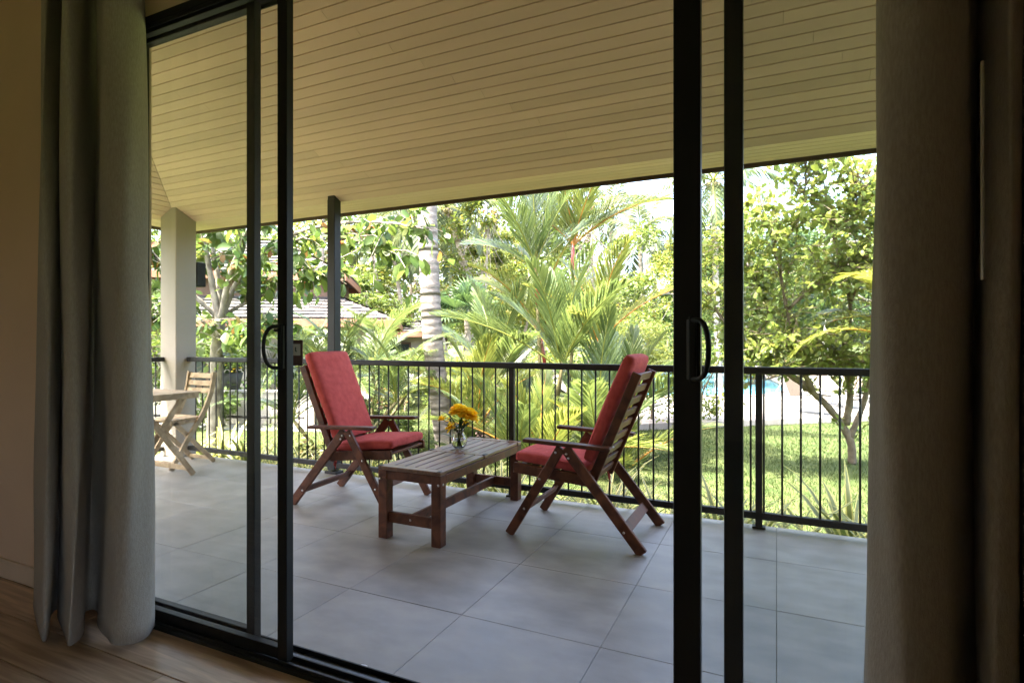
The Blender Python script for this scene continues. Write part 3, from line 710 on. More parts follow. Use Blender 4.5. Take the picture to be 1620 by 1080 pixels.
GA = leaf_mat('almond_leaf', (.035, .075, .014), (.10, .15, .025), (.20, .08, .02), .45, .35)
GAo = leaf_mat('almond_leaf_single', (.035, .075, .014), (.10, .15, .025), None, .45, .35, per='object')
GR = leaf_mat('round_leaf', (.085, .125, .02), (.165, .205, .038), (.21, .21, .04), .5, .4)
GRo = leaf_mat('round_leaf_single', (.085, .125, .02), (.165, .205, .038), (.21, .21, .04), .5, .4, per='object')
PF1 = leaf_mat('palm_frond_green', (.045, .08, .02), (.11, .155, .038), None, .36, .30, spec=.55)
PF2 = leaf_mat('palm_frond_bright', (.085, .125, .022), (.165, .195, .036), None, .42, .30, spec=.55)
PF3 = leaf_mat('palm_frond_dark', (.018, .042, .014), (.045, .085, .022), None, .28, .32)
PF4 = leaf_mat('palm_frond_yellow', (.10, .13, .016), (.18, .19, .03), None, .45, .34)
PF5 = leaf_mat('palm_frond_grey', (.05, .075, .03), (.10, .125, .05), None, .34, .34)

def frond_mesh(name, L, nl, ll, lw, e0, e1, vee, sweep, droop, seed, rw=.018, tip=1.0, stalk=.12):
    """feather palm leaf: arched midrib with leaflets on both sides; base at the origin, growing along +x"""
    r = np.random.default_rng(seed); n = 22; p = np.zeros(3); pts = [p.copy()]; dirs = []
    for i in range(n):
        f = i / (n - 1); e = e0 + (e1 - e0) * f ** 1.25
        d = np.array([math.cos(e), .03 * math.sin(3 * f + seed), math.sin(e)]); dirs.append(d); p = p + d * L / n; pts.append(p.copy())
    dirs.append(dirs[-1]); pts = np.array(pts); dirs = np.array(dirs)
    mb = MB(); mb.tube([tuple(q) for q in pts], [rw * (1 - .85 * i / n) for i in range(n + 1)], 5)
    V = []; F = []
    for k in range(nl):
        f = stalk + (1 - stalk) * (k + .5) / nl; x = f * n; i = min(int(x), n - 1); w_ = x - i
        p = pts[i] * (1 - w_) + pts[i + 1] * w_; d = dirs[i]; up = np.cross(d, [0, 1, 0]); up = up / np.linalg.norm(up); up = up if up[2] > 0 or abs(d[2]) > .95 else -up
        if d[2] > .95: up = np.array([-d[2], 0, d[0]])
        prof_ = (math.sin(math.pi * min(1, .16 + .84 * f)) ** .6 * .8 + .25) * (1 - .35 * f * (2 - tip))
        for s in (-1, 1):
            sw_ = sweep * (1 - .45 * f) + r.normal(0, .06); ve = vee + r.normal(0, .09)
            lat = np.array([0, s, 0.])
            ld = d * math.cos(sw_) + math.sin(sw_) * (lat * math.cos(ve) + up * math.sin(ve)); ld /= np.linalg.norm(ld)
            l_ = ll * prof_ * r.uniform(.88, 1.08); wv = np.cross(ld, up * .6 + lat * .2); wv /= np.linalg.norm(wv) + 1e-9; wv *= lw / 2
            o = len(V); m1 = p + ld * l_ * .45 + np.array([0, 0, -droop * l_ * .12]); m2 = p + ld * l_ * .8 + np.array([0, 0, -droop * l_ * .38]); tp = p + ld * l_ * .97 + np.array([0, 0, -droop * l_ * .65])
            V += [p - wv * .4, p + wv * .4, m1 - wv, m1 + wv, m2 - wv * .75, m2 + wv * .75, tp]
            F += [(o, o + 2, o + 3, o + 1), (o + 2, o + 4, o + 5, o + 3), (o + 4, o + 6, o + 5)]
    nr = len(mb.f); mb.add(V, F); me = mb.mesh(name); ix = [1] * nr + [0] * len(F)
    me['ribs'] = nr; return me
def fan_mesh(name, R_, nseg, seed, stalk=.5):
    r = np.random.default_rng(seed); mb = MB(); mb.tube([(0, 0, 0), (stalk * .5, 0, stalk * .12), (stalk, 0, stalk * .1)], [.012, .01, .007], 5)
    c = Vector((stalk, 0, stalk * .1))
    for k in range(nseg):
        a = R(-125) + R(250) * k / (nseg - 1); l_ = R_ * (1 - .25 * abs(a) / 2.2) * r.uniform(.92, 1.05)
        d = Vector((math.cos(a), math.sin(a), .12)); s = Vector((-math.sin(a), math.cos(a), 0)) * R_ * .045
        m1 = c + d * l_ * .6 + Vector((0, 0, .03)); tp = c + d * l_ - Vector((0, 0, .14 * R_))
        mb.add([c, m1 - s, m1 + s + Vector((0, 0, .01)), tp], [(0, 1, 2), (1, 3, 2)])
    return mb.mesh(name)
def ringed_trunk(pts, r0, r1, step=.09, n=14, seed=0, bulge=.05, flare=0):
    """palm trunk with raised leaf-scar rings"""
    r = np.random.default_rng(seed); c = catmull(pts, 12); L = np.concatenate([[0], np.cumsum(np.linalg.norm(np.diff(c, axis=0), axis=1))])
    N = max(4, int(L[-1] / step)); P = []; Rr = []; jit = r.uniform(-.22, .08, N); jit[0] = 0; amp = r.uniform(.3, 1.5, N)
    for i in range(N):
        for q, kk in ((0.0, 1 + bulge), (.45, 1 - bulge * .3), (.93, 1 - bulge)):
            s = (i + q * .9 + jit[i]) / N * L[-1]; s = min(s, L[-1]); f = s / L[-1]; kk = 1 + (kk - 1) * amp[i]
            P.append((np.interp(s, L, c[:, 0]), np.interp(s, L, c[:, 1]), np.interp(s, L, c[:, 2])))
            Rr.append((r0 + (r1 - r0) * f + flare * math.exp(-s / .28)) * kk)
    mb = MB(); mb.tube(P, Rr, n); return mb
def put_fronds(root, meshes, m, top, n, tilt, az0=0, seed=0, scale=(.85, 1.1), roll=.15, name='frond', frange=None):
    r = np.random.default_rng(seed); top = Vector(top)
    for k in range(n):
        me = meshes[k % len(meshes)]
        o = link(name, me, m, root) if not me.materials else link(name, me, None, root)
        f = (k + .5) / n; t_ = tilt[0] + (tilt[1] - tilt[0]) * f
        az = az0 + k * 2.39996 + r.normal(0, .15)
        if frange: az = frange[0] + (frange[1] - frange[0]) * ((k * .618) % 1) + r.normal(0, .1)
        o.location = top; o.rotation_euler = Euler((r.normal(0, roll), -(t_ + r.normal(0, .06)), az), 'XYZ')
        s = r.uniform(*scale); o.scale = (s, s, s)
RIB1 = mat('yellow_green_rib', (.16, .17, .03), .45, .4, var=.2, scale=6); RIB2 = mat('orange_rib', (.38, .17, .03), .45, .4, var=.3, scale=4)
def grown(fm, m, rib=None):
    for x in fm:
        x.materials.append(m); x.materials.append(rib or RIB1)
        if 'ribs' in x:
            nr = x['ribs']; x.polygons.foreach_set('material_index', [1] * nr + [0] * (len(x.polygons) - nr))
    return fm
coco = grown([frond_mesh('coconut_frond', 3.6, 60, .80, .05, R(18), R(-62), .05, R(62), .9, s, .035) for s in (1, 2, 3)], PF1)
cocof = grown([frond_mesh('far_frond', 3.4, 34, .85, .075, R(18), R(-58), .05, R(60), .8, s + 10, .04) for s in (1, 2)], PF5)
areca = grown([frond_mesh('areca_frond', 1.7, 64, .46, .016, R(12), R(-60), .45, R(55), .45, s + 20, .014) for s in (1, 2, 3)], PF1)
arecab = grown([frond_mesh('areca_frond_b', 1.7, 64, .46, .016, R(10), R(-65), .40, R(55), .5, s + 30, .014) for s in (1, 2, 3)], PF2)
lip = grown([frond_mesh('sealing_wax_frond', 1.9, 64, .66, .020, R(3), R(-30), .62, R(44), .20, s + 40, .016, stalk=.10) for s in (1, 2, 3)], PF1)
lipy = grown([frond_mesh('sealing_wax_frond_b', 1.8, 64, .64, .020, R(3), R(-38), .6, R(44), .22, s + 45, .016, stalk=.10) for s in (1, 2, 3)], PF2, RIB2)
yel = grown([frond_mesh('yellow_frond', 1.6, 40, .40, .026, R(10), R(-75), .35, R(55), .6, s + 50, .016) for s in (1, 2)], PF4, RIB2)
fan = grown([fan_mesh('fan_leaf', .62, 26, s) for s in (1, 2)], PF3)

def tree(name, base, h, rx, rz, nclump, leaves, lsize, m, label, seed, trunk_r=.12, cz=.68, bark=None, group=None, spread=.30, cat='tree', trunk_pts=None, droop=.35):
    """trunk, limbs to each clump, and a crown of leaf clumps with gaps between"""
    r = np.random.default_rng(seed); t = empty(name, base); tag(t, label, cat, group); bark = bark or M_farbark
    top = np.array([r.normal(0, .3), r.normal(0, .3), h * .8]); mid = top * .5 + np.array([r.normal(0, .15), r.normal(0, .15), 0])
    tp = catmull([(0, 0, -.05), mid * .5, mid, top * .8, top], 4)
    MB().tube([tuple(p) for p in tp], [trunk_r * (1 - .75 * i / (len(tp) - 1)) for i in range(len(tp))], 8).build('trunk', bark, t, True)
    lm = MB(); pos = []
    for k in range(nclump):
        d = r.normal(0, 1, 3); d /= np.linalg.norm(d); q = r.uniform(.35, 1) ** .6
        c = np.array([d[0] * rx * q, d[1] * rx * q, h * cz + d[2] * rz * q]); c[2] = max(c[2], .25)
        s = tp[min(len(tp) - 1, int(len(tp) * r.uniform(.45, .95)))]
        mm = (s + c) / 2 + np.array([0, 0, -.08 * h * r.uniform(0, 1)])
        lm.tube([tuple(x) for x in catmull([s, mm, c], 3)], [trunk_r * .30, trunk_r * .24, trunk_r * .2, trunk_r * .16, trunk_r * .12, trunk_r * .08, trunk_r * .05], 5, False)
        rad = spread * min(rx, rz) * r.uniform(.6, 1.3)
        n = int(leaves / nclump * r.uniform(.6, 1.4)); e = r.normal(0, 1, (n, 3)); e /= np.linalg.norm(e, axis=1, keepdims=True) + 1e-9
        pos.append(c + e * (r.uniform(0, 1, (n, 1)) ** .45) * rad * np.array([1.15, 1.15, .8]))
    lm.build('limbs', bark, t, True)
    cloud_obj('crown', np.concatenate(pos), lsize, m, t, seed + 1, droop)
    return t

# =========================================================================== POOL TERRACE
def gzp(u, v, z): 
    t = (HC - z) / ((v - 539) / FPX); return at(u, t, z)
import bmesh
def ring_sheet(outer, inner, z, name, m):
    bmx = bmesh.new(); ed = []
    for lp_ in (outer, inner):
        vs_ = [bmx.verts.new((p[0], p[1], z)) for p in lp_]; ed += [bmx.edges.new((vs_[i], vs_[(i + 1) % len(vs_)])) for i in range(len(vs_))]
    bmesh.ops.triangle_fill(bmx, edges=ed, use_beauty=True); bmesh.ops.recalc_face_normals(bmx, faces=bmx.faces)
    for f in bmx.faces:
        if f.normal.z < 0: f.normal_flip()
    me = bpy.data.meshes.new(name); bmx.to_mesh(me); bmx.free(); return link(name, me, m)
ZD = -.56
d0, d1 = gzp(985, 668, ZD), gzp(1440, 652, ZD)
fw = Vector((-S_, C_, 0)); out = [d0, d1, d1 + fw * 26 + RV * 12, d0 + fw * 30 - RV * 2]
pool_in = [gzp(940, 628, ZD), gzp(1100, 627, ZD), gzp(1200, 626, ZD), gzp(1232, 622, ZD), gzp(1243, 616, ZD), gzp(1238, 608, ZD), gzp(1220, 598, ZD), gzp(1190, 590, ZD), gzp(1120, 586, ZD), gzp(960, 586, ZD)]
pool_in[0] = gzp(1000, 628, ZD); pool_in[-1] = gzp(1000, 586, ZD)
M_deck = mat('pale_stone_paving', (.20, .175, .155), .75, .3, col2=(.25, .22, .20), scale=1.5, bump=.15, bscale=20)
dk = struct(ring_sheet(out, pool_in, ZD, 'pool_terrace', M_deck))
# terrace edge step, in slabs
ev = (d1 - d0); n_e = 14; eb = ev.normalized(); M_edge = mat('grey_stone_edge', (.30, .26, .235), .85, .2, var=.2, scale=3, bump=.4, bscale=30, rand=.15)
for k in range(n_e):
    a = d0 + ev * (k / n_e); b_ = d0 + ev * ((k + 1) / n_e); c = (a + b_) / 2
    MB().bar(a - c + eb * .006, b_ - c - eb * .006, .30, .15, (0, 0, 1), .012).build('edge_slab', M_edge, dk).location = c + Vector((0, 0, -.066)) - fw * .06
cp = MB().tube([tuple(p + Vector((0, 0, .0))) for p in pool_in + pool_in[:1]], .06, 6).build('coping', mat('coping_stone', (.36, .27, .22), .7, var=.15, scale=4), dk)
bmx = bmesh.new(); f_ = bmx.faces.new([bmx.verts.new((p.x, p.y, ZD - .05)) for p in pool_in]); f_.normal_update()
if f_.normal.z < 0: f_.normal_flip()
me = bpy.data.meshes.new('pool_water'); bmx.to_mesh(me); bmx.free()
M_pool = mat('pool_water', (.09, .30, .42), .08, .5, var=.12, scale=1.5, bump=.12, bscale=5)
struct(link('pool_water', me, M_pool))
# ---- sun loungers on the terrace
M_lf = mat('white_lounger_frame', (.5, .48, .45), .45); M_sl = mat('beige_sling', (.085, .06, .043), .8, var=.08, scale=80)
def lounger(label, loc, rz, back=58):
    t = empty('sun_lounger', loc, rz); tag(t, label, 'sun lounger', 'sun loungers by the pool')
    for s in (-1, 1):
        MB().bar((-.55, s * .30, .33), (.95, s * .30, .33), .035, .045, ch=.004).build('side_rail', M_lf, t)
        for x in (-.45, .85): MB().bar((x, s * .30, 0), (x, s * .30, .31), .035, .035, (1, 0, 0), .004).build('leg', M_lf, t)
    a = R(back); d = Vector((-math.cos(a), 0, math.sin(a)))
    for s in (-1, 1): MB().bar(Vector((-.02, s * .27, .36)), Vector((-.02, s * .27, .36)) + d * .75, .03, .03, (0, 1, 0), .004).build('back_rail', M_lf, t)
    MB().bar(Vector((-.02, 0, .365)) + d * .02, Vector((-.02, 0, .365)) + d * .73, .50, .012, (0, 0, 1) if back < 80 else (1, 0, 0), .003).build('back_sling', M_sl, t)
    MB().box((.46, 0, .352), (.92, .52, .012), .003).build('seat_sling', M_sl, t)
    MB().bar((-.02 + d.x * .45, -.25, .36 + d.z * .45), (-.50, -.25, .335), .02, .02, ch=.003).build('back_prop', M_lf, t)
    return t
lounger('beige sling lounger with raised back nearest the pool end', gzp(1262, 650, ZD), R(-38), 66)
lounger('lounger lying behind the leaning trunk of the right tree', gzp(1318, 640, ZD), R(-58), 34)
lounger('lounger farthest right on the terrace, beside the blue folded cover', gzp(1362, 633, ZD), R(-60), 36)
lounger('lounger farther back on the terrace, above the leaning trunk', gzp(1338, 622, ZD), R(-60), 40)
cv = empty('towel_bin', gzp(1348, 613, ZD), R(20)); tag(cv, 'dark blue covered bin at the far right of the pool terrace', 'bin')
rounded_pad(.9, .6, .55, .12, seed=2).build('cover', mat('navy_cover', (.012, .025, .06), .5, var=.2), cv, True).location = (0, 0, .30)
MB().box((0, 0, .03), (.8, .5, .06), .005).build('base', M_rail, cv)
pr_ = empty('parasol', gzp(1306, 625, ZD)); tag(pr_, 'closed parasol on an orange wooden pole beside the loungers', 'parasol')
MB().tube([(0, 0, 0), (0, 0, 2.3)], .028, 8).build('pole', mat('orange_pole', (.32, .13, .05), .5), pr_, True)
MB().lathe([(.03, 1.1), (.10, 1.2), (.075, 1.8), (.02, 2.35), (0, 2.4)], 10).build('canopy', mat('canvas', (.50, .46, .40), .9), pr_, True)
MB().lathe([(.25, 0), (.25, .05), (.05, .07), (0, .07)], 14).build('base', M_rail, pr_)

# =========================================================================== NEIGHBOUR HOUSES
M_shing = mat('grey_shingle', (.045, .040, .037), .85, .2, col2=(.085, .078, .073), scale=2.5, bump=.4, bscale=30)
M_fasc = mat('terracotta_fascia', (.30, .145, .085), .7, .2, var=.15, scale=4)
M_hwall = mat('house_render', (.42, .36, .30), .85, .2, var=.06, scale=2)
M_hwood = mat('dark_wood_wall', (.14, .085, .055), .7, .2, var=.2, scale=6, stretch=(1, 1, .2))
def hip_roof(parent, cx, cy, z0, lx, ly, slope, course=.24, seed=0, topcut=1.0, name='roof'):
    """hipped roof clad in overlapping courses of separate shingles"""
    r = np.random.default_rng(seed); hm = min(lx, ly) / 2 * topcut
    b = MB(); zt = z0 + hm * slope
    a = [(cx - lx / 2, cy - ly / 2), (cx + lx / 2, cy - ly / 2), (cx + lx / 2, cy + ly / 2), (cx - lx / 2, cy + ly / 2)]
    i_ = [(cx - lx / 2 + hm, cy - ly / 2 + hm), (cx + lx / 2 - hm, cy - ly / 2 + hm), (cx + lx / 2 - hm, cy + ly / 2 - hm), (cx - lx / 2 + hm, cy + ly / 2 - hm)]
    if topcut >= 1: hm -= .02
    b.add([(*p, z0 - .02) for p in a] + [(*p, zt - .02) for p in i_], [(0, 1, 5, 4), (1, 2, 6, 5), (2, 3, 7, 6), (3, 0, 4, 7), (4, 5, 6, 7), (3, 2, 1, 0)])
    rf_ = b.build(name, M_gap, parent)
    s = MB(); n = int(hm / (course * .9))
    for side in range(4):
        p0, p1 = Vector((*a[side], z0)), Vector((*a[(side + 1) % 4], z0)); al = (p1 - p0); L = al.length; al = al.normalized()
        inn = Vector((-al.y, al.x, 0)); dv = (inn + Vector((0, 0, slope))); k_ = dv.length
        nm = (Vector((0, 0, 1)) - inn * slope).normalized()
        for c in range(n):
            o0 = c * hm / n; o1 = (c + 1.35) * hm / n; s0 = o0; w0 = L - 2 * o0
            m = max(1, int(w0 / .28)); off = r.uniform(0, 1)
            for q in range(m):
                x0 = s0 + w0 * q / m + .006; x1 = s0 + w0 * (q + 1) / m - .006
                x0b, x1b = max(x0, o1), min(x1, L - o1)
                if x1b <= x0b: continue
                h_ = .050 + r.uniform(-.01, .012); e_ = r.uniform(-.02, .02)
                A = p0 + al * x0 + dv * (o0 + e_); B = p0 + al * x1 + dv * (o0 + e_); D = p0 + al * x0b + dv * o1; E_ = p0 + al * x1b + dv * o1
                s.add([A + nm * h_, B + nm * h_, E_ + nm * .008, D + nm * .008, A, B], [(0, 1, 2, 3), (4, 5, 1, 0)])
    o = s.build('shingles', M_shing, rf_); o['kind'] = 'stuff'
    for side in range(4):
        p0, p1 = Vector((*a[side], z0 - .11)), Vector((*a[(side + 1) % 4], z0 - .11))
        MB().bar(p0, p1, .05, .20, ch=.006).build('fascia', M_fasc, rf_)
    return rf_
def house(label, u, t, rz, z_e, lx, ly, upper=True):
    p = at(u, t); h = empty('neighbour_house', (p.x, p.y, GZ), rz); tag(h, label, 'house')
    ze = z_e - GZ
    hip_roof(h, 0, 0, ze, lx, ly, .42, seed=3, topcut=.55)
    if upper:
        MB().box((0, 0, ze + .8), (lx * .55, ly * .55, 1.2)).build('upper_wall', M_hwood, h)
        hip_roof(h, 0, 0, ze + 1.35, lx * .64, ly * .64, .55, seed=4, name='upper_roof')
    MB().box((0, 0, ze / 2 - .05), (lx * .72, ly * .72, ze - .1)).build('wall', M_hwall, h)
    for s in (-1, 1):
        for q in (-1, 1):
            MB().box((s * lx * .44, q * ly * .44, ze / 2 - .06), (.18, .18, ze - .15), .01).build('veranda_post', M_hwood, h)
        wv = MB().box((s * lx * .18, -ly * .36 - .02, ze * .52), (1.1, .06, 1.3), .01).build('window', M_hwood, h)
        MB().box((s * lx * .18, -ly * .36 - .054, ze * .52), (.95, .012, 1.15)).build('pane', mat('house_window_glass', (.03, .04, .04), .1, .6), wv)
    return h
house('neighbouring bungalow with two tiers of shingled roof behind the left tree', 425, 18.0, R(35), 1.75, 8.2, 7.0)
house('small far bungalow with brown fascia, half hidden behind the palms', 605, 26.0, R(25), 1.55, 6.0, 5.0, False)

# =========================================================================== LEFT: PATH, GARDEN WALL, PLANTER
pa, pb = at(150, 12.4, GZ + .004), at(520, 11.6, GZ + .004); pv = Vector((.25, .95, 0))
struct(MB().add([pa, pb, pb + pv * 1.4, pa + pv * 1.4], [(0, 1, 2, 3)]).build('path', mat('grey_path', (.26, .25, .24), .85, var=.2, scale=2.5, bump=.3)))
gw = empty('garden_wall', (0, 0, GZ)); tag(gw, 'low grey rendered garden wall beyond the left railing, with a black pipe in front', 'wall')
wa, wb = at(170, 13.2, 0), at(500, 12.6, 0)
MB().bar(wa + Vector((0, 0, .36)), wb + Vector((0, 0, .36)), .2, .72, ch=.01).build('wall_panel', mat('grey_render', (.33, .30, .25), .9, var=.15, scale=2, bump=.2), gw)
MB().bar(wa + Vector((0, 0, .74)), wb + Vector((0, 0, .74)), .28, .05, ch=.008).build('wall_cap', mat('grey_cap', (.30, .28, .25), .85, var=.15), gw)
MB().tube([tuple(wa + Vector((.1, -.45, .22))), tuple(wb + Vector((.1, -.45, .22)))], .03, 8).build('pipe', M_rail, gw)
for f in (.15, .5, .85): MB().bar(wa.lerp(wb, f) + Vector((.1, -.45, 0)), wa.lerp(wb, f) + Vector((.1, -.45, .2)), .03, .03, (1, 0, 0)).build('pipe_bracket', M_rail, gw)
pt = empty('planter', P3(366, 618, 12.95) - Vector((0, 0, .0))); pt.location.z = GZ + .765; tag(pt, 'dark planter of yellow flowers standing on the grey garden wall', 'planter')
MB().lathe([(.17, 0), (.21, .2), (.25, .38), (.23, .38), (.20, .34), (0, .33)], 18).build('pot', mat('dark_clay', (.035, .036, .03), .7, var=.3, scale=9), pt, True)
r_ = np.random.default_rng(4); e = r_.normal(0, 1, (420, 3)); e /= np.linalg.norm(e, axis=1, keepdims=True)
cloud_obj('foliage', e * np.array([.34, .34, .24]) * r_.uniform(.3, 1, (420, 1)) + np.array([0, 0, .55]), .10, G3, pt, 5)
for k in range(9):
    a = r_.uniform(0, 6.28); q = Vector((.27 * math.cos(a), .27 * math.sin(a), .48 + r_.uniform(-.08, .22)))
    V, F = scatter(PT, PF, np.array([q] * 8), np.array([[math.cos(i * .785), math.sin(i * .785), .3] for i in range(8)]), np.array([[0, 0, 1.]] * 8), [.055] * 8)
    link('bloom', arr_mesh('bloom', V, F), M_petal, pt)

# =========================================================================== NEAR TREES WITH LEAVES ONE CAN PICK OUT
def near_tree(name, label, base, limbs, twig_n, twig_len, leaf_n, lsize, mo, mj, bark, seed, n_obj=300, tmpl=None, hang=.5, start=.35, zmin=-9):
    r = np.random.default_rng(seed); t = empty(name, base); tag(t, label, 'tree'); base = Vector(base)
    tv, tf = tmpl; leaves = []
    tw = MB()
    for bi, (pts, r0, r1) in enumerate(limbs):
        c = catmull([p - base for p in pts], 6); N = len(c)
        MB().tube([tuple(p) for p in c], [r0 + (r1 - r0) * (i / (N - 1)) ** .8 + .004 * math.sin(i * 2.1) * (r0 > .03) for i in range(N)], 9).build('trunk' if bi == 0 else 'branch', bark, t, True)
        nt_ = twig_n if bi else twig_n // 3
        for k in range(nt_):
            f = start + (1 - start) * r.uniform(0, 1) ** .8; i = min(N - 2, int(f * (N - 1))); p = c[i]; d = c[i + 1] - c[i]; d = d / np.linalg.norm(d)
            q = r.normal(0, 1, 3); q[2] = q[2] * .6 + .15; e_ = d * .6 + q; e_ /= np.linalg.norm(e_); L = twig_len * r.uniform(.4, 1.2)
            m1 = p + e_ * L * .5 + np.array([0, 0, .04 * L]); tp = p + e_ * L + np.array([0, 0, -.10 * L])
            if tp[2] + base.z < zmin and r.uniform() < .9: continue
            tw.tube([tuple(p), tuple(m1), tuple(tp)], [.007, .005, .003], 4, False)
            for j in range(leaf_n):
                s = r.uniform(.15, 1.05); x = p + (m1 - p) * 2 * s if s < .5 else m1 + (tp - m1) * (2 * s - 1)
                ax = e_ * .5 + r.normal(0, .7, 3); ax[2] -= hang; nm = r.normal(0, .55, 3); nm[2] += .8
                leaves.append((x + r.normal(0, .02, 3), ax, nm, lsize * r.uniform(.6, 1.25)))
    tw.build('twigs', bark, t)['kind'] = 'stuff'
    # the leaves nearest the balcony are objects, the rest one mass
    key = [np.linalg.norm(np.array(base) + l[0] - np.array([0, 0, HC])) / l[3] for l in leaves]; order = np.argsort(key)
    mo_me = MB(); mo_me.add(tv, [tuple(dict.fromkeys(x)) for x in tf.tolist()]); lm_ = mo_me.mesh('leaf', True); lm_.materials.append(mo)
    for i in order[:n_obj]:
        x, ax, nm, s = leaves[i]; X = Vector(ax).normalized(); Z = Vector(nm); Z = (Z - X * Z.dot(X)).normalized(); Y = Z.cross(X)
        o = link('leaf', lm_, None, t); o.rotation_euler = Matrix((X, Y, Z)).transposed().to_euler(); o.location = Vector(x); o.scale = (s, s, s)
    rest = [leaves[i] for i in order[n_obj:]]
    V, F = scatter(L4R, F4R, np.array([l[0] for l in rest]), np.array([l[1] for l in rest]), np.array([l[2] for l in rest]), np.array([l[3] for l in rest]))
    o = link('foliage', arr_mesh('foliage', V, F), mj, t); o['kind'] = 'stuff'
    return t
# broad leaf with drip tip; rounder leaf
LA = np.array([(0, 0, 0), (.16, -.13, .03), (.16, 0, 0), (.16, .13, .03), (.45, -.29, .06), (.45, 0, 0), (.45, .29, .06), (.78, -.20, .01), (.78, 0, -.05), (.78, .20, .01), (1, 0, -.13)])
FA = np.array([(0, 1, 2, 2), (0, 2, 3, 3), (1, 4, 5, 2), (2, 5, 6, 3), (4, 7, 8, 5), (5, 8, 9, 6), (7, 10, 8, 8), (8, 10, 9, 9)])
LR = LA * np.array([1, 1.35, 1])
L4R = np.array([(0, 0, 0), (.25, -.24, .05), (.25, .24, .05), (.7, -.26, .02), (.7, .26, .02), (1, 0, -.1)]); F4R = np.array([(0, 2, 1), (1, 2, 4), (1, 4, 3), (3, 4, 5)])
tb = at(338, 8.6)
lt = [([tb, P3(340, 640, 8.6), P3(343, 560, 8.6), P3(348, 505, 8.6)], .115, .085),
      ([P3(348, 515, 8.6), P3(336, 450, 8.5), P3(325, 390, 8.4), P3(312, 330, 8.3), P3(300, 270, 8.2)], .06, .015),
      ([P3(348, 510, 8.6), P3(345, 440, 8.7), P3(335, 380, 8.8), P3(330, 300, 9.0)], .055, .015),
      ([P3(348, 508, 8.6), P3(362, 440, 8.3), P3(376, 400, 8.0), P3(392, 365, 7.8), P3(430, 320, 7.6)], .05, .012),
      ([P3(350, 505, 8.6), P3(372, 450, 8.6), P3(398, 418, 8.5), P3(440, 390, 8.3), P3(500, 368, 8.0)], .05, .010),
      ([P3(392, 420, 8.5), P3(460, 372, 8.0), P3(540, 352, 7.6), P3(620, 352, 7.4), P3(690, 366, 7.3)], .032, .006),
      ([P3(345, 500, 8.6), P3(300, 460, 8.4), P3(262, 420, 8.3), P3(225, 380, 8.2)], .045, .010),
      ([P3(350, 500, 8.6), P3(385, 480, 8.8), P3(425, 462, 9.0), P3(470, 440, 9.0)], .035, .008),
      ([P3(345, 530, 8.6), P3(310, 500, 8.4), P3(272, 492, 8.2), P3(240, 500, 8.0)], .03, .006),
      ([P3(340, 560, 8.6), P3(360, 540, 8.3), P3(390, 520, 8.1), P3(420, 512, 8.0)], .022, .005),
      ([P3(440, 390, 8.3), P3(480, 420, 8.2), P3(520, 438, 8.0)], .02, .004),
      ([P3(540, 352, 7.6), P3(580, 382, 7.5), P3(625, 400, 7.4)], .014, .004)]
near_tree('broadleaf_tree', 'pale-barked tree with several stems and large drooping leaves beyond the white column', tb, lt, 24, .6, 6, .19, GAo, GA, M_trunk, 21, 300, (LA, FA), .7)
rb_ = at(1348, 8.6)
rt = [([rb_, P3(1346, 700, 8.6), P3(1330, 668, 8.6), P3(1300, 632, 8.5), P3(1262, 600, 8.4)], .062, .045),
      ([P3(1262, 600, 8.4), P3(1225, 575, 8.3), P3(1180, 545, 8.2), P3(1140, 500, 8.1), P3(1115, 450, 8.0)], .05, .010),
      ([P3(1285, 617, 8.4), P3(1262, 560, 8.2), P3(1245, 490, 8.0), P3(1228, 400, 7.8), P3(1200, 310, 7.6)], .045, .008),
      ([P3(1338, 670, 8.6), P3(1345, 620, 8.5), P3(1335, 560, 8.3), P3(1345, 480, 8.0), P3(1320, 380, 7.8), P3(1300, 270, 7.6)], .06, .010),
      ([P3(1345, 690, 8.6), P3(1365, 640, 8.6), P3(1385, 560, 8.4), P3(1395, 470, 8.2), P3(1390, 370, 8.0), P3(1385, 260, 7.8)], .05, .010),
      ([P3(1245, 490, 8.0), P3(1290, 450, 7.8), P3(1340, 420, 7.7), P3(1385, 400, 7.6)], .025, .006),
      ([P3(1228, 400, 7.8), P3(1265, 340, 7.6), P3(1275, 270, 7.5), P3(1270, 200, 7.4)], .022, .006),
      ([P3(1180, 545, 8.2), P3(1215, 500, 8.2), P3(1200, 450, 8.1), P3(1170, 400, 8.0), P3(1150, 350, 8.0)], .025, .006),
      ([P3(1335, 560, 8.3), P3(1290, 540, 8.0), P3(1240, 545, 7.9), P3(1190, 560, 7.8)], .02, .005),
      ([P3(1345, 480, 8.0), P3(1370, 420, 7.7), P3(1400, 350, 7.5), P3(1430, 300, 7.4)], .022, .006),
      ([P3(1320, 380, 7.8), P3(1345, 330, 7.6), P3(1360, 270, 7.5)], .02, .005),
      ([P3(1225, 575, 8.3), P3(1250, 585, 8.0), P3(1210, 600, 7.8), P3(1180, 610, 7.7)], .018, .004),
      ([P3(1262, 600, 8.4), P3(1290, 580, 8.1), P3(1330, 575, 7.9), P3(1375, 570, 7.8)], .02, .005)]
near_tree('leaning_tree', 'round-leaved tree on the lawn at right, its low trunk leaning left', rb_, rt, 70, .68, 13, .096, GRo, GR, M_bark, 33, 300, (LR, FA), .35, .18, .72)

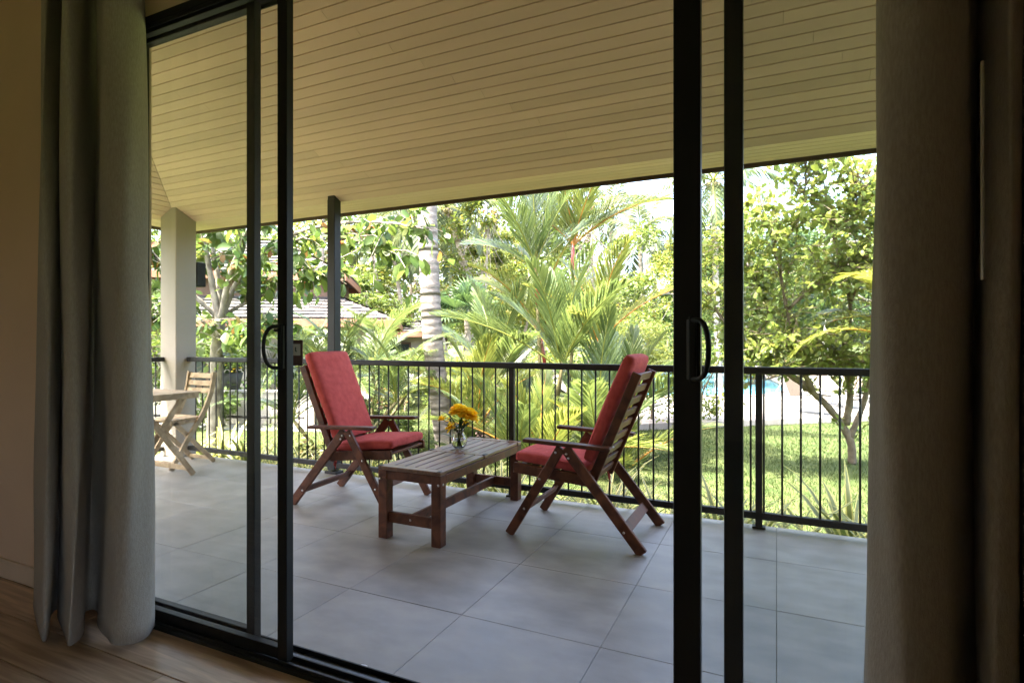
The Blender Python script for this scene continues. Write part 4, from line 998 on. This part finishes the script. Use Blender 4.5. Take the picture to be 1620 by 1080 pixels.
# =========================================================================== PALMS
def palm_tree(label, pts, r0, r1, fm, n, seed, tilt=(R(62), R(-38)), bark=None, flare=.1, step=.09, group=None, scale=(.85, 1.1), bulge=.05):
    b0 = Vector(pts[0]); t = empty('coconut_palm', b0); tag(t, label, 'palm tree', group)
    q = [tuple(Vector(p) - b0) for p in pts]
    ringed_trunk(q, r0, r1, step, seed=seed, flare=flare, bulge=bulge).build('trunk', bark or M_palmtrunk, t, True)
    put_fronds(t, fm, None, Vector(q[-1]), n, tilt, seed, seed, scale)
    top = Vector(q[-1])
    nutm = MB().lathe([(0, -.13), (.07, -.10), (.10, -.02), (.08, .08), (0, .13)], 10).mesh('coconut', True); nutm.materials.append(G4 if 0 else M_nut)
    for k in range(5):
        o = link('coconut', nutm, None, t); o.location = top + Vector((.22 * math.cos(k * 1.3), .22 * math.sin(k * 1.3), -.22 + .05 * (k % 2)))
    return t
M_nut = mat('coconut_husk', (.16, .13, .04), .6, var=.3, scale=6)
cb0 = at(712, 9.2)
palm_tree('big coconut palm with thick pale ringed trunk rising behind the coffee table', [cb0, P3(697, 640, 9.15), P3(685, 540, 9.1), P3(680, 440, 9.1), P3(676, 330, 9.1), P3(672, 150, 9.2), P3(668, -120, 9.3), P3(672, -430, 9.5)], .168, .13, coco, 18, 3, flare=.10, step=.12, bulge=.035)
far = [(706, 20, 326, 95, .14, 'slim pale coconut palm close behind the thick trunk'), (655, 24, 330, 60, .14, 'slim coconut palm left of the thick trunk, its trunk straight'),
       (618, 30, 372, 30, .13, 'thin far coconut palm above the small bungalow roof'), (512, 27, 250, -8, .13, 'far coconut palm whose crown shows above the bungalow roof'),
       (1012, 27, 368, 8, .14, 'far coconut palm with its crown against the open sky'), (1128, 22, 285, 10, .15, 'coconut palm with a brown-tinged crown between the two right door stiles'),
       (575, 33, 300, 50, .13, 'very thin far palm leaning right over the bungalow'), (970, 31, 330, -20, .13, 'far palm partly hidden behind the sealing wax palms'), (1066, 34, 410, -10, .13, 'far small palm just left of the right door stile'), (845, 30, 300, 10, .13, 'far palm high behind the sealing wax palms')]
for k, (u, t, v, lean, rr_, lab) in enumerate(far):
    b0 = at(u + lean, t); palm_tree(lab, [b0, P3(u + lean * .5, 470, t), P3(u, v, t)], rr_, rr_ * .7, cocof, 15, 40 + k, (R(60), R(-50)), M_farbark, .06, .3, 'far coconut palms', (.75, 1.0), .03)

# ---- sealing wax palm clump
M_redcane = mat('red_crownshaft', (.24, .032, .02), .4, .5, var=.25, scale=8); M_cane = mat('green_cane', (.10, .085, .04), .6, .3, col2=(.20, .17, .07), scale=14, stretch=(1, 1, 6))
def cane_clump(name, label, cat, u, t, stems, fm, tilt, nf, seed, red=True, cane_r=.035, scale=(.8, 1.1), group=None):
    b0 = at(u, t); T = empty(name, b0); tag(T, label, cat, group); r = np.random.default_rng(seed)
    for k, (du_, vtop, dt) in enumerate(stems):
        top = P3(u + du_, vtop, t + dt) - b0; st = Vector((top.x * .25 + r.normal(0, .06), top.y * .25 + r.normal(0, .06), -.02)); mid = st.lerp(top, .55) + Vector((r.normal(0, .05), r.normal(0, .05), 0))
        ringed_trunk([tuple(st), tuple(mid), tuple(top)], cane_r, cane_r * .8, .12, 8, seed + k, .05).build('cane', M_cane, T, True)
        if red or True:
            hgt = .75 if red else .4; d = (top - mid).normalized()
            MB().tube([tuple(top - d * .02), tuple(top + d * hgt * .4), tuple(top + d * hgt)], [cane_r * .85, cane_r * 1.15, cane_r * .5], 8).build('crownshaft', M_redcane if red and k in (0, 1, 5) else M_cane, T, True)
            tp = top + d * hgt * .8
        put_fronds(T, fm if k % 2 == 0 else lipy if red else fm, None, tp, nf, tilt, r.uniform(0, 6), seed + 7 * k, scale)
    return T
cane_clump('sealing_wax_palm', 'tall clump of sealing wax palms with red stems behind the railing, upright fronds', 'palm clump', 868, 9.4,
           [(-18, 480, 0), (38, 440, .5), (-50, 650, .3), (62, 600, -.3), (12, 640, -.6), (-5, 580, .6), (75, 690, .2), (-60, 700, -.2), (35, 715, -.7), (0, 735, -.8), (-35, 738, -.4), (62, 738, -.5), (-80, 725, .2)], lip, (R(88), R(28)), 8, 60)
# ---- feathery low palms
cane_clump('areca_palm', 'feathery palm clump behind the left red armchair and the steel post', 'palm clump', 535, 8.6, [(0, 640, 0), (-35, 620, .4), (45, 625, .3), (70, 660, -.2), (-50, 690, 0)], areca, (R(80), R(5)), 8, 80, False, .03, (.7, 1.0))
cane_clump('areca_palm', 'arching palm clump between the bungalow eave and the thick coconut trunk', 'palm clump', 598, 10.4, [(0, 600, 0), (-30, 640, .4), (30, 645, -.3)], areca, (R(82), R(5)), 8, 84, False, .03, (.8, 1.1))
cane_clump('areca_palm', 'bright low palm clump just right of the thick coconut trunk', 'palm clump', 768, 11.2, [(0, 640, 0), (-28, 650, .4), (25, 660, .2)], arecab, (R(80), R(8)), 8, 88, False, .03, (.7, 1.0))
cane_clump('areca_palm', 'feathery palm clump at far left beneath the bungalow roof', 'palm clump', 462, 15.0, [(0, 600, 0), (-30, 620, .4), (25, 640, .2)], areca, (R(82), R(5)), 8, 92, False, .03, (.8, 1.1))
cane_clump('areca_palm', 'bright palm clump low on the right of the sealing wax palms', 'palm clump', 960, 10.8, [(0, 650, 0), (30, 640, .4)], arecab, (R(75), R(10)), 8, 96, False, .03, (.7, .95))
cane_clump('golden_palm', 'yellow-ribbed palm with arching fronds beside the right curtain', 'palm clump', 1440, 7.2, [(-8, 585, 0), (10, 560, .2)], yel, (R(70), R(0)), 9, 101, False, .035, (.85, 1.05))
# ---- dark fan palm
fp = empty('fan_palm', at(738, 17)); tag(fp, 'dark green fan palm in the middle distance right of the thick trunk', 'palm')
ht = (P3(738, 500, 17) - at(738, 17)).z
ringed_trunk([(0, 0, 0), (.05, 0, ht * .5), (0, .05, ht)], .10, .09, .12, 10, 2).build('trunk', M_farbark, fp, True)
put_fronds(fp, fan, None, (0, 0, ht), 20, (R(80), R(-25)), 1, 5, (1.0, 1.4), .2, 'fan_leaf')

# =========================================================================== MIDDLE AND FAR TREES, SHRUBS
for k, (u, t, h, rx, rz, n, lv, ls, m, lab) in enumerate([
    (770, 20, 8.2, 1.5, 3.4, 26, 7000, .14, G2, 'slender pale green tree between the thick trunk and the sealing wax palms'),
    (735, 26, 9.0, 2.6, 3.2, 26, 6000, .20, G4, 'far olive tree behind the dark fan palm'),
    (930, 24, 8.8, 2.6, 3.6, 26, 7000, .19, G1, 'tall far tree behind the sealing wax palms'),
    (585, 24, 5.0, 2.2, 1.8, 22, 5000, .18, G1, 'rounded tree behind the bungalow eave'),
    (1080, 23, 6.4, 2.3, 2.4, 26, 7000, .17, G2, 'yellowish tree across the pool, seen beside the right door handle'),
    (1180, 27, 8.5, 3.2, 3.4, 28, 8000, .20, G1, 'large far tree across the pool behind the leaning tree'),
    (1330, 25, 9.0, 3.6, 3.8, 28, 8000, .20, G3, 'dark far tree behind the loungers'),
    (1010, 30, 5.5, 3.0, 2.0, 22, 5000, .22, G2, 'low far tree under the open patch of sky'),
    (330, 24, 8.5, 3.4, 3.4, 28, 6000, .22, G1, 'large tree behind the two-tier bungalow'),
    (470, 30, 9.5, 3.6, 3.6, 28, 6000, .24, G4, 'far tree rising behind the bungalow ridge'),
    (650, 34, 8.0, 3.6, 3.0, 28, 6000, .26, G2, 'far tree between the slim palm trunks'),
    (820, 33, 9.0, 3.4, 3.6, 28, 6000, .26, G2, 'far bright tree high behind the sealing wax palms')]):
    tree('garden_tree', at(u, t), h, rx, rz, n, lv, ls, m, lab, 200 + 3 * k, .13 if k else .07, .62, group=None)
for k, (u, t, h, rx, n, lv, ls, m, lab) in enumerate([
    (1030, 12.6, 2.5, 1.05, 18, 5200, .085, GR, 'round-leaved shrub left of the right door stile'),
    (965, 15, 2.3, 1.3, 16, 4200, .10, G2, 'yellow-green shrub behind the right armchair'),
    (1105, 12.2, 2.1, .75, 12, 1300, .10, GR, 'open shrub with bare stems at the edge of the pool terrace'),
    (690, 17, 2.0, 1.5, 16, 4000, .12, G2, 'bright bush behind the thick coconut trunk'),
    (800, 15, 1.9, 1.4, 16, 4200, .11, G2, 'bright yellow-green bush left of the sealing wax palms'),
    (640, 15, 1.6, 1.3, 14, 3400, .11, G1, 'green bush below the small bungalow'),
    (880, 14, 2.0, 1.3, 14, 3600, .11, G1, 'green bush behind the sealing wax palms'),
    (430, 15.6, 1.9, 1.3, 14, 3400, .12, G3, 'dark bush against the bungalow wall'),
    (560, 13, 1.7, 1.1, 14, 3200, .11, G4, 'olive bush behind the feathery palms'),
    (290, 12.0, 2.3, 1.3, 16, 3600, .13, G1, 'leafy bush behind the white column'),
    (1290, 19, 1.7, 1.5, 14, 3600, .13, G4, 'olive bush beyond the loungers'),
    (1210, 31, 2.2, 2.4, 16, 4000, .19, G2, 'bright hedge bush at the far end of the pool'),
    (1385, 18, 2.0, 1.6, 14, 3600, .13, G1, 'green bush behind the blue bin'),
    (1090, 33, 2.6, 2.8, 16, 4200, .20, G1, 'broad green bush across the pool')]):
    tree('garden_shrub', at(u, t), h, rx, h * .46, n, lv, ls, m, lab, 400 + 3 * k, .03, .52, M_bark, None, .42, 'shrub')
# ---- far wood, one mass
r = np.random.default_rng(77); pos = []
for k in range(230):
    u = r.uniform(-100, 1900); t = r.uniform(40, 64); c = np.array(at(u, t)); hh = r.uniform(5, 13.5) * (.55 if 960 < u < 1085 else 1)
    n = 620; e = r.normal(0, 1, (n, 3)); e /= np.linalg.norm(e, axis=1, keepdims=True)
    pos.append(c + np.array([0, 0, hh * .62]) + e * (r.uniform(.1, 1, (n, 1)) ** .5) * np.array([3.4, 3.4, hh * .45]))
fw_ = cloud_obj('far_wood', np.concatenate(pos), .45, G1, None, 78); tag(fw_, 'far wood closing off the garden behind all the palms', 'trees', kind='stuff')

# =========================================================================== PLANTS AT THE RAILING FOOT, GRASS
M_str = bpy.data.materials.new('striped_leaf'); M_str.use_nodes = True; n = M_str.node_tree.nodes; l = M_str.node_tree.links
b = n['Principled BSDF']; b.inputs['Roughness'].default_value = .4
uvn = n.new('ShaderNodeAttribute'); uvn.attribute_name = 'edge'; rp = n.new('ShaderNodeValToRGB'); rp.color_ramp.elements[0].color = (.11, .14, .022, 1); rp.color_ramp.elements[1].color = (.50, .44, .12, 1)
rp.color_ramp.elements[0].position = .15; rp.color_ramp.elements[1].position = .4; l.new(uvn.outputs['Fac'], rp.inputs[0]); l.new(rp.outputs[0], b.inputs['Base Color'])
tr = n.new('ShaderNodeBsdfTranslucent'); l.new(rp.outputs[0], tr.inputs[0]); mx = n.new('ShaderNodeMixShader'); mx.inputs[0].default_value = .35
l.new(b.outputs[0], mx.inputs[1]); l.new(tr.outputs[0], mx.inputs[2]); l.new(mx.outputs[0], n['Material Output'].inputs[0])
def strap_plant(name, nl, L, W_, seed, keep_el=(.25, 1.2)):
    r = np.random.default_rng(seed); V = []; F = []; E = []
    for k in range(nl):
        a = k * 2.39996 + r.normal(0, .2); el = r.uniform(*keep_el); l_ = L * r.uniform(.7, 1.1); w_ = W_ * r.uniform(.8, 1.15)
        p = np.array([0, 0, .02]); sd_ = np.array([-math.sin(a), math.cos(a), 0]); o = len(V); ns = 5
        for i in range(ns + 1):
            f = i / ns; e = el - 1.1 * f * f; d = np.array([math.cos(a) * math.cos(e), math.sin(a) * math.cos(e), math.sin(e)])
            hw = w_ * (.55 + .45 * math.sin(math.pi * min(1, f * 1.15 + .1))) * (1 - f ** 4) / 2 + .0008
            for q, ed in ((-1, 1), (-.45, 0), (.45, 0), (1, 1)):
                V.append(p + sd_ * hw * q + np.array([0, 0, .25 * hw * abs(q)])); E.append(ed)
            if i < ns: 
                for c in range(3): F.append((o + i * 4 + c, o + i * 4 + c + 1, o + i * 4 + c + 5, o + i * 4 + c + 4))
            p = p + d * l_ / ns
    me = arr_mesh(name, V, F); at_ = me.attributes.new('edge', 'FLOAT', 'POINT'); at_.data.foreach_set('value', E); me.materials.append(M_str); return me
sm_ = [strap_plant('striped_leaves', 30, .78, .042, s, (.15, 1.0)) for s in range(4)]; r = np.random.default_rng(9)
k = 0; x = -6.4
while x < 1.7:
    y = YE + .38 + r.uniform(-.06, .14)
    t = empty('striped_plant', (x, y, GZ + .30 + r.uniform(-.08, .08)), r.uniform(0, 6.28)); s = r.uniform(.85, 1.2); t.scale = (s, s, s)
    tag(t, 'spiky plant with cream-edged green strap leaves growing along the foot of the railing', 'plant', 'striped plants along the railing')
    link('leaf_rosette', sm_[k % 4], None, t)
    MB().tube([(0, 0, -.32), (0, 0, .04)], [.02, .016], 6).build('stem', M_cane, t)
    x += r.uniform(.16, .26); k += 1
# low grey-brown ground cover and small plants near the left
for q, (u, t, h, rx, m, lab) in enumerate([(500, 7.4, .6, .5, G4, 'low olive plant at the lawn edge behind the left armchair'), (730, 9.8, .7, .55, leaf_mat('pinkish_leaf', (.12, .07, .07), (.24, .17, .15), None, .2), 'small dusky pink shrub seen behind the vase'),
                                          (640, 9.0, .7, .5, G1, 'small green plant at the foot of the thick coconut palm')]):
    tree('low_plant', at(u, t), h, rx, h * .45, 8, 900, .085, m, lab, 500 + q, .012, .5, M_bark, None, .5, 'plant')
# grass blades over the part of the lawn in view
N = 120000; r = np.random.default_rng(12)
u = r.uniform(380, 1480, N); t = 4.2 + 12.5 * r.uniform(0, 1, N) ** .75; a = (u - 810) / FPX
pos = np.stack([t * (-S_ + a * C_), t * (C_ + a * S_), np.full(N, GZ)], 1)
ok = pos[:, 1] > YE + .15; dd = (pos[:, :2] - np.array(d0)[:2]) @ np.array([-eb.y, eb.x]); ok &= (dd < -.15) | (u < 960); pos = pos[ok]; N = len(pos)
GT = np.array([(0, -.06, 0), (0, .06, 0), (.55, -.05, .05), (.55, .05, .05), (1, 0, .2)]); GF = np.array([(0, 2, 1), (1, 2, 3), (2, 4, 3)])
ax = r.normal(0, .55, (N, 3)); ax[:, 2] = 1; nm = r.normal(0, 1, (N, 3)); nm[:, 2] = .1
V, F = scatter(GT, GF, pos, ax, nm, r.uniform(.03, .075, N))
go = link('grass', arr_mesh('grass', V, F), leaf_mat('grass_blade', (.034, .062, .013), (.078, .10, .027), None, .4, .5)); tag(go, 'short sunlit lawn grass behind the railing', 'grass', kind='stuff')
